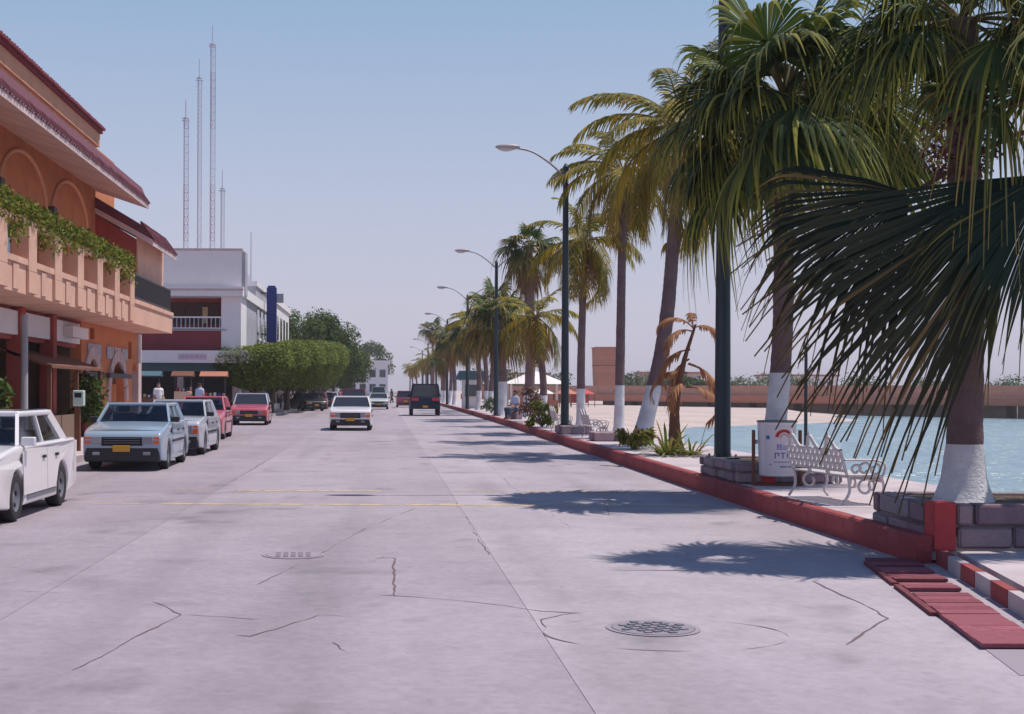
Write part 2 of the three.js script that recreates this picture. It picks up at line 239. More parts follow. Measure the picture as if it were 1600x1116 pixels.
{ // the drain covers painted red beside the kerb
  const t = thing('drain_cover', 'red painted slab and plank cover over the roadside drain', 'drain cover', [0, 0, 0]);
  const L = (d) => 4.62 - (13 - d) * 0.192, R = (d) => 5.08 - (12.9 - d) * 0.205;
  mesh('pit', prism([[L(12.75) + 0.02, 12.75], [R(12.75), 12.75], [R(7.6), 7.6], [L(7.6) + 0.02, 7.6]], 0.004).rotateX(-Math.PI / 2).translate(0, 0.002, 0), M.roadBase, t);
  const spans = [[12.72, 12.5, 2], [12.45, 12.22, 1], [12.05, 11.8, 0], [11.58, 11.4, 1], [11.36, 11.25, 2], [11.08, 10.92, 0], [10.9, 10.75, 1]]; for (let d = 10.5; d > 8.45; d -= 0.165) spans.push([d, d - 0.155, Math.floor(d * 37) % 4 === 0 ? 1 : 0]);
  for (const [d1, d0, m] of spans) { const y = 0.014 + rr(-0.004, 0.008), h = 0.03; const g = prism([[L(d1), d1], [R(d1) - 0.02, d1], [R(d0) - 0.02, d0], [L(d0), d0]], h, 0.006); g.rotateX(-Math.PI / 2); g.translate(0, y + 0.006, 0); mesh('plank', uvm(g), M.plankRed[m], t); }
  for (const d of [12.5, 11.0]) mesh('edge_beam', bar(V(L(d) - 0.03, 0.012, -d), V(L(d - 1.4) - 0.03, 0.012, -(d - 1.4)), 0.05, 0.035), M.plankRed[2], t);
}
{ const g = struct(group('side_street')); for (let k = 0; k < 6; k++) mesh('slab', bx(-6.63 - k * 8 - 7.99, -6.63 - k * 8, -0.03, -0.001, -53.6, -73.9), std(0.42 + 0.02 * (k % 2), 0.36, 0.41, 0.9, { map: rep(blotch, 0.17) }), g); }
{ // left pavement with a gap for the side street
  const w = struct(group('left_pavement'));
  for (const [a, b] of [[-8, 53.5], [74, 420]]) { mesh('paving', bx(-30, -6.76, -0.03, 0.15, -a, -b), M.pave, w); for (let d = a; d < Math.min(b, 130); d += 3.4) mesh('kerb_stone', bx(-6.755, -6.62, -0.03, 0.155, -d - 0.004, -Math.min(d + 3.39, b)), M.pave, w); }
}
const shorePts = [[-50, 20], [7, 40], [12, 60], [16, 72], [26, 116], [40, 130], [52, 146], [57, 172], [75, 196], [120, 215], [300, 230], [2000, 250]];
function shore(x) { let k = 0; while (k < shorePts.length - 2 && shorePts[k + 1][0] < x) k++; const [a, ya] = shorePts[k], [b, yb] = shorePts[k + 1]; return lerp(ya, yb, clamp((x - a) / (b - a), 0, 1)); }
{
  const xs = [6.25], ds = []; while (xs[xs.length - 1] < 1600) xs.push(xs[xs.length - 1] + (xs[xs.length - 1] < 110 ? 1.6 : 30)); for (let d = -40; d < 3000; d += d < 260 ? 2.5 : 60) ds.push(d);
  const pos = [], idx = [];
  for (const d of ds) for (const x of xs) { const f = d - shore(x); let h = -1.5 + clamp(f * 0.03, -1.5, 0.85) + (f > 4 ? 0.22 * (fbm(x * 0.14, d * 0.14, 4) - 0.5) : 0); if (d > 235) h += clamp((d - 235) * 0.02, 0, 1.6); pos.push(x, h, -d); }
  for (let j = 0; j < ds.length - 1; j++) for (let i = 0; i < xs.length - 1; i++) { const a = j * xs.length + i, b = a + xs.length; idx.push(a, a + 1, b, a + 1, b + 1, b); }
  const g = new THREE.BufferGeometry(); g.setAttribute('position', new THREE.Float32BufferAttribute(pos, 3)); g.setIndex(idx); g.computeVertexNormals(); uvm(g); struct(mesh('beach', g, M.sand));
  const wg = new THREE.PlaneGeometry(1600, 400); wg.rotateX(-Math.PI / 2); wg.translate(806.3, -1.5, -150); struct(mesh('water', uvm(wg), M.water));
}

// ---------------------------------------------------------------- foliage tools
// leaf clumps: count small folded leaf faces spread by a sampler, merged into one crown
function leafMass(count, sample, size, tones, face = 0.9) {
  const pos = new Float32Array(count * 12), col = new Float32Array(count * 12), idx = new Uint32Array(count * 6), p = V(), d = V(), s = V(), n = V();
  for (let i = 0; i < count; i++) {
    const out = sample(p); const L = size * rr(0.6, 1.4), W = L * rr(0.38, 0.55);
    n.set(rr(-1, 1), rr(-0.3, 1), rr(-1, 1)).normalize(); if (out) n.addScaledVector(out, face).normalize();
    d.set(rr(-1, 1), rr(-1, 0.5), rr(-1, 1)); d.addScaledVector(n, -d.dot(n)).normalize(); s.crossVectors(n, d);
    const q = [[0, 0], [0.45, 1], [1, 0], [0.45, -1]], c = tones[Math.floor(rnd() * tones.length)], k = rr(0.75, 1.2);
    q.forEach(([a, b], j) => { const o = (i * 4 + j) * 3; pos[o] = p.x + d.x * L * a + s.x * W * b * 0.5; pos[o + 1] = p.y + d.y * L * a + s.y * W * b * 0.5 - L * 0.15 * a * a; pos[o + 2] = p.z + d.z * L * a + s.z * W * b * 0.5; col[o] = c[0] * k; col[o + 1] = c[1] * k; col[o + 2] = c[2] * k; });
    idx.set([i * 4, i * 4 + 1, i * 4 + 2, i * 4, i * 4 + 2, i * 4 + 3], i * 6);
  }
  const g = new THREE.BufferGeometry(); g.setAttribute('position', new THREE.BufferAttribute(pos, 3)); g.setAttribute('color', new THREE.BufferAttribute(col, 3)); g.setIndex(new THREE.BufferAttribute(idx, 1)); g.computeVertexNormals(); return g;
}
const GREEN = [[0.06, 0.10, 0.025], [0.09, 0.14, 0.03], [0.045, 0.08, 0.025], [0.13, 0.16, 0.03]];
const OLIVE = [[0.21, 0.235, 0.035], [0.15, 0.19, 0.03], [0.30, 0.28, 0.05], [0.10, 0.13, 0.028]];

// ---------------------------------------------------------------- the restaurant building on the left
{
  const t = thing('restaurant_building', 'orange and peach building with arched upper wall, planted balcony and tiled eaves', 'building', [0, 0, 0]);
  const W = -10.2;
  // bulk
  mesh('wall', bx(-22, W - 0.45, 4.2, 10.5, -18, -52.9), M.orange, t);
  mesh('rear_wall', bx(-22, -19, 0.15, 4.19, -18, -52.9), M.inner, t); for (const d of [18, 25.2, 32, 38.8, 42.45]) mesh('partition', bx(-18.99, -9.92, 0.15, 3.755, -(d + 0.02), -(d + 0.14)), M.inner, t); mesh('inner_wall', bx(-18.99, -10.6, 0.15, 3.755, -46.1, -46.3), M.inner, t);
  // upper wall in bays with an arched recess each; bay length 5.6
  const bays = [[18, 23.9], [23.9, 29.5], [29.5, 35.1], [35.1, 40.7], [40.7, 46.3]];
  for (const [a, b] of bays) {
    const s = new THREE.Shape(); s.moveTo(a, 4.55); s.lineTo(b, 4.55); s.lineTo(b, 8.75); s.lineTo(a, 8.75);
    const c = (a + b) / 2, r = (b - a) / 2 - 0.36, h = new THREE.Path(); h.moveTo(c - r, 4.56); h.lineTo(c - r, 6.78); h.lineTo(c + r, 6.78); h.lineTo(c + r, 4.56); s.holes.push(h);
    const g = new THREE.ExtrudeGeometry(s, { depth: 0.44, bevelEnabled: false, curveSegments: 18 }); g.rotateY(Math.PI / 2); g.translate(W - 0.44, 0, 0); mesh('wall_bay', uvm(g), M.orange, t);
    const arc = []; for (let i = 0; i <= 20; i++) { const q = Math.PI * i / 20; arc.push(V(W + 0.02, 6.85 + 1.42 * Math.sin(q), -(c - (r + 0.05) * Math.cos(q)))); }
    mesh('arch_moulding', tube(arc, 0.065, 28, 6), M.moulding, t);
    const door = group('glazed_door', t); mesh('frame', bx(W - 0.44, W - 0.36, 4.55, 6.8, -(c - r), -(c + r)), M.frame, door);
    for (let k = 0; k < 4; k++) { const w = (2 * r - 0.5) / 4, z = c - r + 0.1 + k * (w + 0.1); mesh('pane', bx(W - 0.37, W - 0.345, 4.7, 6.65, -z, -(z + w)), M.windowGlass, door); }
  }
  for (const d of [23.9, 29.5, 35.1, 40.7]) { const c = group('pilaster', t); mesh('shaft', bx(W + 0.01, W + 0.14, 4.55, 6.9, -(d - 0.11), -(d + 0.11), 0.03), M.moulding, c); mesh('capital', bx(W + 0.01, W + 0.24, 6.9, 7.12, -(d - 0.18), -(d + 0.18), 0.03), M.frame, c); }
  mesh('end_pier', bx(W - 0.44, W, 4.55, 8.75, -46.305, -47.38), M.orange, t);
  // main eave: sloped soffit, plaster edge, hung tiles
  const eave = (x0, x1, yb, d0, d1, h, nrow, rise = 0.62) => {
    const e = group('eave', t);
    mesh('soffit', (() => { const g = prism([[x0, yb + rise], [x1, yb], [x1, yb + 0.2], [x0, yb + rise + 0.2]], d1 - d0); g.translate(0, 0, -(d0 + d1) / 2); return uvm(g); })(), M.soffit, e);
    const tiles = []; const prof = []; for (let i = 0; i <= 6; i++) { const q = Math.PI * i / 6; prof.push([Math.cos(q) * 0.125, Math.sin(q) * 0.085]); } for (let i = 6; i >= 0; i--) { const q = Math.PI * i / 6; prof.push([Math.cos(q) * 0.105, Math.sin(q) * 0.065]); }
    const unit = prism(prof, 0.46); unit.rotateX(Math.PI / 2); // axis now along y, back of the curve to -z ... turned below
    for (let row = 0; row < nrow; row++) for (let d = d0 + 0.13; d < d1 - 0.05; d += 0.25) { const q = unit.clone(); q.rotateY(-Math.PI / 2); q.rotateZ(0.62 + rr(-0.02, 0.02)); q.translate(x1 - 0.06 - row * 0.22 + rr(-0.012, 0.012), yb + 0.38 + row * 0.30, -d); tiles.push(q); }
    const tm = mesh('roof_tiles', join(tiles), M.tileRoof, e); tm.userData.kind = 'stuff';
    mesh('tile_bed', (() => { const g = prism([[x1 - 0.02, yb + 0.201], [x0, yb + rise + 0.205], [x0, yb + h + rise - 0.1], [x1 - 0.25, yb + h - 0.06]], d1 - d0 - 0.04); g.translate(0, 0, -(d0 + d1) / 2); return uvm(g); })(), M.tileRoof, e);
  };
  eave(W + 0.0, -8.35, 7.98, 18, 47.6, 0.82, 2);
  // parapet wall above with its tile coping
  mesh('parapet', bx(W - 0.5, W + 0.01, 9.3, 10.62, -18, -47.45), M.peach, t);
  mesh('parapet_band', bx(W - 0.52, W + 0.12, 10.15, 10.62, -18, -47.52), M.moulding, t);
  const cop = []; for (let d = 18; d < 47.5; d += 0.25) { const g = prism((() => { const a = []; for (let i = 0; i <= 6; i++) { const q = Math.PI * i / 6; a.push([Math.cos(q) * 0.125, Math.sin(q) * 0.10]); } return a; })(), 0.8); g.rotateY(Math.PI / 2); g.rotateZ(-0.22); g.translate(W - 0.05, 10.78 + rr(-0.01, 0.01), -d); cop.push(g); }
  mesh('coping_tiles', join(cop), M.tileRed, t).userData.kind = 'stuff';
  mesh('coping_bed', bx(W - 0.5, W + 0.22, 10.622, 10.74, -18, -47.55), M.tileRed, t);
  // balcony: slab with ribs, piers, rail beam
  const B = -8.2;
  mesh('balcony_slab', bx(W - 0.6, B, 3.76, 4.54, -18, -51.95), M.peach, t);
  mesh('balcony_edge', bx(B, B + 0.05, 4.42, 4.56, -18, -51.97), M.peach, t);
  for (let k = 0; k < 11; k++) { const d = 43.4 - k * 2.46, p = group('balcony_pier', t); mesh('pier', bx(B - 0.36, B + 0.07, 4.3, 5.34, -(d - 0.36), -(d + 0.36), 0.02), M.peach, p); mesh('rib', bx(B + 0.001, B + 0.075, 3.80, 4.299, -(d - 0.36), -(d + 0.36), 0.015), M.peach, p); mesh('rib', bx(B + 0.001, B + 0.03, 3.82, 4.38, -(d - 1.5), -(d - 1.05), 0.01), M.peach, p); }
  mesh('planter_beam', bx(B - 0.34, B + 0.02, 5.342, 5.50, -18, -43.8), M.peach, t);
  const rail = group('railing', t); mesh('rail', bx(B - 0.1, B - 0.04, 5.38, 5.44, -43.8, -51.9), M.frame, rail); mesh('rail', bx(B - 0.1, B - 0.04, 4.62, 4.67, -43.8, -51.9), M.frame, rail);
  for (let d = 43.9; d < 51.9; d += 0.115) mesh('baluster', bx(B - 0.087, B - 0.053, 4.67, 5.38, -d, -(d + 0.034)), M.frame, rail);
  for (let x = B - 0.15; x > W; x -= 0.13) mesh('baluster', bx(x - 0.034, x, 4.55, 5.4, -51.86, -51.90), M.frame, rail);
    // end wing: red wall toward the street corner, its own eave
  mesh('end_wall', (() => { const g = prism([[W - 0.45, 4.55], [-8.75, 4.55], [-8.75, 6.9], [W - 0.45, 8.05]], 5.4); g.translate(0, 0, -50.1); return uvm(g); })(), M.redWall, t);
  mesh('end_front', bx(-8.749, -8.7, 4.55, 7.0, -47.39, -52.9), M.peach, t);
  eave(W - 0.4, -8.15, 6.66, 47.25, 52.6, 0.7, 2, 1.35);
  // ground floor: piers, white panels, fascia
  for (const d of [21.8, 25.2, 28.6, 32, 35.4, 38.8]) mesh('pier', bx(-9.9, -9.5, 0.15, 3.75, -(d - 0.2), -(d + 0.2)), M.redWall, t);
  for (let k = 0; k < 6; k++) mesh('panel', bx(-9.74, -9.6, 3.02, 3.64, -(18.6 + k * 3.4), -(21.6 + k * 3.4)), M.white, t);
  mesh('panel', bx(-9.74, -9.6, 3.02, 3.64, -39.0, -42.4), M.white, t);
  mesh('sign_box', bx(-9.6, -9.3, 3.16, 3.5, -40.2, -42.3, 0.02), M.whiteWarm, t);
  mesh('fascia', bx(-10.0, -9.75, 2.9, 3.755, -18, -42.6), M.redWall, t);
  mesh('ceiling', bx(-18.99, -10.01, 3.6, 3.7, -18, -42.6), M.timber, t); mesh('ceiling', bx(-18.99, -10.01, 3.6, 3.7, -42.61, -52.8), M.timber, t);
  // street wall with two arched doorways
  {
    const X = -9.6, s = new THREE.Shape(); s.moveTo(42.6, 0.15); s.lineTo(52.8, 0.15); s.lineTo(52.8, 3.755); s.lineTo(42.6, 3.755);
    const hole = (c, r, y) => { const h = new THREE.Path(); h.moveTo(c - r, 0.16); h.lineTo(c - r, y); h.absarc(c, y, r, Math.PI, 0, true); h.lineTo(c + r, 0.16); s.holes.push(h); };
    hole(44.1, 0.85, 1.75); hole(48.3, 1.45, 1.15); hole(51.7, 0.55, 2.1);
    const sq = (a, b, y0, y1) => { const h = new THREE.Path(); h.moveTo(a, y0); h.lineTo(a, y1); h.lineTo(b, y1); h.lineTo(b, y0); s.holes.push(h); };
    sq(43.85, 44.5, 3.25, 3.62); sq(50.4, 51.1, 2.75, 3.4);
    const g = new THREE.ExtrudeGeometry(s, { depth: 0.4, bevelEnabled: false, curveSegments: 14 }); g.rotateY(Math.PI / 2); g.translate(X - 0.4, 0, 0); mesh('street_wall', uvm(g), M.orange, t);
    for (const [c, r, y] of [[44.1, 0.85, 1.75], [48.3, 1.45, 1.15]]) { const n = 9; for (let i = 0; i < n; i++) { const a0 = Math.PI * i / n + 0.015, a1 = Math.PI * (i + 1) / n - 0.015, pt = (q, R) => [c - R * Math.cos(q), y + R * Math.sin(q)]; const gg = prism([pt(a0, r), pt(a0, r + 0.42), pt(a1, r + 0.42), pt(a1, r)], 0.09); gg.rotateY(Math.PI / 2); gg.translate(X + 0.03, 0, 0); mesh('arch_stone', uvm(gg), M.stoneTrim, t); } mesh('lintel', bx(X - 0.2, X + 0.16, 2.0, 2.16, -(c - r - 0.5), -(c + r + 0.5)), M.frame, t); }
    const door = group('door', t); mesh('door_leaf', bx(X - 0.36, X - 0.3, 0.15, 2.59, -46.9, -49.7), M.timber, door); for (let k = 0; k < 4; k++) mesh('door_panel', bx(X - 0.299, X - 0.27, 0.4, 1.8, -(47.0 + k * 0.68), -(47.55 + k * 0.68), 0.01), M.orange, door);
    mesh('plaque', bx(X + 0.001, X + 0.05, 2.62, 3.1, -43.4, -45.4, 0.02), M.grey, t); for (let k = 0; k < 3; k++) mesh('plaque', bx(X + 0.001, X + 0.05, 2.66, 3.1, -(46.4 + k * 1.3), -(47.5 + k * 1.3), 0.02), k % 2 ? M.stoneTrim : M.grey, t);
    mesh('corner_stone', bx(X - 0.42, X + 0.06, 0.15, 3.752, -52.2, -52.84), M.stoneTrim, t);
  }
  mesh('post', (() => { const g = new THREE.CylinderGeometry(0.09, 0.1, 3.3, 14); g.translate(-9.0, 1.8, -33.6); return uvm(g); })(), M.grey, t);
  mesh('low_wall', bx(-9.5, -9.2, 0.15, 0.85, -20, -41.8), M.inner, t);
  const lean = group('lean_to_roof', t); mesh('roof', (() => { const g = prism([[-10.1, 2.62], [-8.7, 2.15], [-8.7, 2.23], [-10.1, 2.70]], 6.4); g.translate(0, 0, -38.4); return uvm(g); })(), M.timber, lean); for (const d of [35.3, 38.4, 41.5]) mesh('post', bx(-8.85, -8.75, 0.15, 2.16, -d, -(d + 0.1)), M.timber, lean);
}
{ // trailing plants along the balcony beam, one clump to each bay
  for (let k = 0; k < 9; k++) {
    const d0 = 42.2 - k * 2.46;
    const g = leafMass(1700, (p) => { const q = rr(-1.25, 1.25), droop = Math.pow(rnd(), 2.2) * (0.15 + 0.75 * vnoise((d0 + q) * 1.3, 4.2)); p.set(-8.30 + rr(-0.2, 0.3), 5.74 - droop + rr(-0.08, 0.2), -(d0 + q)); }, 0.11, OLIVE);
    const o = thing('balcony_plant', 'green trailing plant hanging over the balcony beam of the orange building', 'plant', [0, 0, 0], 0, 'trailing balcony plants'); mesh('foliage', g, M.leafThin, o); mesh('planter_box', bx(-8.50, -8.24, 5.502, 5.66, -(d0 - 1.1), -(d0 + 1.1)), M.timber, o);
  }
}
// dark potted greenery in the shaded ground floor
for (const [d, x, h] of [[30.5, -9.05, 1.7], [41.0, -9.0, 1.9]]) {
  const t = thing('potted_plant', { 30.5: 'bushy dark potted plant by the white post of the orange building', 34.6: 'tall dark potted plant beyond the white post', 39.8: 'low potted plant before the lean-to roof', 41: 'tall potted plant beside the arched doorway' }[d], 'plant', [x, 0.15, -d]);
  mesh('pot', (() => { const g = new THREE.LatheGeometry([[0.02, 0], [0.18, 0], [0.26, 0.38], [0.28, 0.42], [0.24, 0.42], [0.2, 0.36], [0.02, 0.34]].map((a) => new THREE.Vector2(...a)), 18); return uvm(g); })(), M.redWall, t);
  mesh('foliage', leafMass(700, (p) => { const a = rr(0, 6.28), r = Math.sqrt(rnd()) * 0.5, y = rr(0.4, h); p.set(Math.cos(a) * r, y, Math.sin(a) * r); }, 0.2, GREEN), M.leafThin, t); mesh('stem', new THREE.CylinderGeometry(0.02, 0.03, h - 0.4, 6).translate(0, h / 2 + 0.1, 0), M.bark, t);
}

// ---------------------------------------------------------------- the white corner building across the side street
{
  const t = thing('corner_building', 'white corner building with tall blank upper block, maroon band and open balcony', 'building');
  const z = -75, X0 = -22, X1 = -8;
  mesh('upper_block', bx(-12.75, X1, 7.32, 9.38, z - 0.2, z - 2.6), M.whiteWarm, t); mesh('upper_block', bx(-16, -12.751, 7.32, 9.0, z - 0.6, z - 12), M.whiteWarm, t);
  mesh('coping', bx(-12.8, X1 + 0.06, 9.381, 9.5, z - 0.14, z - 2.66), M.stoneTrim, t);
  mesh('side_fin', bx(X1 + 0.001, X1 + 0.2, 6.9, 9.3, z - 0.3, z - 1.6), M.grey, t);
  mesh('roof_slab', bx(X0, X1 + 0.15, 6.8, 7.318, z + 0.5, z - 20), M.white, t);
  mesh('slab_band', bx(X0, X1 + 0.2, 7.1, 7.2, z + 0.501, z + 0.56), M.stoneTrim, t);
  mesh('wall', bx(X0, X1 - 1.15, 4.9, 6.799, z - 1.6, z - 20), M.redWall, t);
  mesh('corner_pier', bx(X1 - 1.1, X1, 3.1, 6.799, z, z - 3), M.white, t);
  mesh('side_wall', bx(X1 - 0.3, X1 - 0.02, 3.1, 6.799, z - 3.01, z - 9), M.grey, t);
  const win = group('window', t); mesh('pane', bx(-12.3, -9.5, 5.35, 6.55, z - 1.59, z - 1.5), M.windowGlass, win); for (const x of [-12.35, -11.4, -10.45, -9.5]) mesh('mullion', bx(x, x + 0.07, 5.3, 6.6, z - 1.499, z - 1.44), M.frame, win);
  mesh('curtain', bx(-10.35, -10.05, 5.36, 6.3, z - 1.49, z - 1.46), M.paintYellow, t);
  mesh('maroon_band', bx(-14.2, X1 - 1.11, 3.78, 4.88, z + 0.02, z - 1.59), M.maroon, t);
  const rail = group('railing', t); mesh('rail', bx(-11.9, X1 - 0.9, 5.60, 5.68, z + 0.02, z - 0.06), M.white, rail); mesh('rail', bx(-11.9, X1 - 0.9, 5.0, 5.06, z + 0.02, z - 0.06), M.white, rail);
  for (let x = -11.85; x < X1 - 1; x += 0.24) mesh('baluster', bx(x, x + 0.06, 5.061, 5.599, z + 0.01, z - 0.05), M.grey, rail);
  mesh('balcony_sill', bx(-11.9, X1 - 0.8, 4.885, 4.96, z + 0.08, z - 1.5), M.grey, t);
  mesh('sign_band', bx(-14.2, X1 + 0.35, 3.08, 3.76, z + 0.75, z - 1.4), M.white, t);
  const c = document.createElement('canvas'); c.width = 512; c.height = 64; const k = c.getContext('2d'); k.fillStyle = '#c9bcc4'; k.fillRect(0, 0, 512, 64);
  for (let i = 0; i < 17; i++) { k.fillStyle = i % 3 ? '#a06aa8' : '#8d7fae'; const x = 30 + i * 27 + (i > 8 ? 14 : 0); k.fillRect(x, 18, 6, 28); if (i % 2) k.fillRect(x, 18, 18, 6); else k.fillRect(x, 40, 18, 6); if (i % 3) k.fillRect(x + 13, 18, 5, 28); }
  const st = new THREE.CanvasTexture(c); st.colorSpace = THREE.SRGBColorSpace; const sg = new THREE.PlaneGeometry(1.6, 0.36); sg.translate(-10.6, 3.42, z + 0.755); mesh('lettering', sg, std(1, 1, 1, 0.8, { map: st }), t);
  // open shop below
  mesh('shop_back', bx(X0, -8.41, 0.15, 3.07, z - 11.5, z - 12), M.teal, t); mesh('shop_ceiling', bx(X0, -8.01, 3.08, 3.4, z - 1.61, z - 19), M.concreteGrey, t); mesh('shop_side', bx(-8.4, -8.1, 0.15, 3.07, z - 1.2, z - 5.99), M.concreteGrey, t); mesh('shop_beam', bx(-14.2, X1, 2.62, 3.07, z - 0.1, z - 0.3), M.teal, t);
  for (const x of [-14.1, -11.6, -8.5]) mesh('column', bx(x, x + 0.34, 0.15, 3.07, z - 0.31, z - 0.7), M.stoneTrim, t);
  mesh('shop_floor_edge', bx(-14.2, X1, 0.151, 0.2, z - 0.1, z - 5.4), M.grey, t);
  mesh('side_shop', bx(-8.4, -8.05, 0.15, 3.07, z - 6, z - 19), M.teal, t);
  mesh('rear_wall', bx(X0, -16, 0.15, 6.79, z - 0.3, z - 19), M.whiteWarm, t);
}
// stalls and boards before the shop
{
  const stall = (x, w, h, m, label, top) => { const t = thing('market_stall', label, 'stall', [x, 0.15, -73.6], 0, 'stalls before the white corner building'); mesh('counter', bx(-w / 2, w / 2, 0, h, 0.35, -0.35, 0.03), m, t); for (const s of [-1, 1]) mesh('post', bx(s * w / 2 - 0.03, s * w / 2 + 0.03, h, 2.2, 0.05, -0.01), M.frame, t); mesh('awning', (() => { const g = prism([[-0.5, 0], [0.5, 0], [0.5, 0.05], [0, 0.3], [-0.5, 0.05]], w + 0.3); g.rotateY(Math.PI / 2); g.translate(0, 2.15, 0); return uvm(g); })(), top, t); for (let k = 0; k < 5; k++) mesh('goods', bx(-w / 2 + 0.1 + k * (w / 5), -w / 2 + 0.05 + (k + 0.8) * (w / 5), h + 0.001, h + rr(0.12, 0.3), 0.2, -0.2, 0.04), [M.redBright, M.paintYellow, M.white, M.blueSign, M.brick][k], t); };
  stall(-11.0, 0.9, 1.35, plaster(0.85, 0.56, 0.38), 'stall with cream front board before the white corner building', M.timber); stall(-12.9, 1.2, 1.0, M.timber, 'brown wooden stall near the side street corner', M.teal); stall(-9.3, 1.2, 1.05, M.grey, 'grey fronted stall under the white sign band', M.brick);
}
{ // the next building down the street
  const t = thing('grey_shop_building', 'two storey grey white building beyond the corner building', 'building'), X = -7.95;
  mesh('wall', bx(-20, X, 0.15, 7.9, -95.5, -112), M.white, t); mesh('parapet', bx(-20, X + 0.12, 7.9, 8.35, -95.4, -112.1), M.whiteWarm, t); mesh('cornice', bx(X + 0.001, X + 0.3, 4.3, 4.6, -95.4, -112), M.stoneTrim, t);
  for (let k = 0; k < 5; k++) { const w = group('window', t), d = 96.4 + k * 3.1; mesh('pane', bx(X + 0.001, X + 0.03, 5.3, 7.1, -d, -(d + 1.6)), M.windowGlass, w); mesh('frame', bx(X + 0.001, X + 0.1, 5.15, 5.29, -(d - 0.15), -(d + 1.75)), M.stoneTrim, w); const s = group('shop_window', t); mesh('pane', bx(X + 0.001, X + 0.03, 0.6, 3.2, -(d - 0.2), -(d + 2)), M.windowGlass, s); mesh('awning', (() => { const g = prism([[X, 3.6], [X + 1.1, 3.2], [X + 1.1, 3.12], [X, 3.5]], 2.4); g.translate(0, 0, -(d + 0.9)); return uvm(g); })(), k % 2 ? M.grey : M.maroon, s); }
}
{
  const t = thing('side_block', 'narrow grey block with tall windows behind the corner building', 'building'), X = -8.06;
  mesh('wall', bx(-16, X, 0.15, 8.1, -84.2, -95.3), M.grey, t); mesh('parapet', bx(-16, X + 0.1, 8.1, 8.4, -84.1, -95.35), M.white, t); for (let k = 0; k < 4; k++) { const w = group('window', t), d = 85 + k * 2.6; mesh('pane', bx(X + 0.001, X + 0.03, 4.9, 7.4, -d, -(d + 1.3)), M.windowGlass, w); mesh('sill', bx(X + 0.001, X + 0.16, 4.74, 4.89, -(d - 0.1), -(d + 1.4)), M.white, w); }
  mesh('base', bx(X + 0.001, X + 0.06, 0.16, 3.6, -84.3, -95.2), M.teal, t); mesh('roof_tank', bx(-10.4, -9.0, 8.41, 9.3, -88, -90, 0.1), M.grey, t);
}
{ const t = thing('vertical_sign', 'tall dark blue vertical sign board on the building front', 'sign', [-7.35, 0, -88]); mesh('board', bx(-0.35, 0.30, 4.7, 8.3, 0.14, -0.14, 0.03), M.blueSign, t); mesh('box', bx(0.31, 0.75, 7.3, 7.9, 0.1, -0.1, 0.02), M.grey, t); for (const y of [5.2, 7.9]) mesh('bracket', bx(-0.72, -0.351, y, y + 0.08, 0.04, -0.04), M.frame, t); mesh('cap', bx(-0.28, 0.22, 8.301, 8.42, 0.1, -0.1, 0.02), M.blueSign, t); }
{ // lower fronts further along, behind the clipped trees
  let d = 116; const tones = [M.whiteWarm, M.peach, M.grey, M.white, M.stoneTrim], say = ['pale low shop front behind the clipped trees', 'peach low shop front behind the tall leafy tree', 'grey shop building past the peach front', 'white shop building far down the street', 'tan building at the far end of the shop row'];
  for (let k = 0; k < 5; k++) { const t = thing('shop_building', say[k], 'building'), e = d + 26, h = [4.6, 5.2, 6.0, 6.6, 7.5][k]; mesh('wall', bx(-22, -8.4, 0.15, h, -d, -(e - 0.6)), tones[k], t); mesh('parapet', bx(-22, -8.3, h, h + 0.3, -d + 0.05, -(e - 0.55)), M.white, t); for (let q = 0; q < 5; q++) mesh('shop_window', bx(-8.4, -8.36, 0.5, 2.9, -(d + 1 + q * 5), -(d + 4.4 + q * 5)), M.windowGlass, t); d = e; }
  const far = thing('far_building', 'pale hazy building closing the end of the street', 'building'); mesh('wall', bx(-10, 1.0, 0, 8.6, -352, -366), M.white, far); mesh('roof', bx(-10.4, 1.5, 8.6, 9.4, -351.5, -366.5), M.whiteWarm, far); for (let q = 0; q < 4; q++) for (const y of [1.2, 5]) mesh('window', bx(-9 + q * 2.6, -7.4 + q * 2.6, y, y + 2, -351.95, -351.99), M.windowGlass, far);
}
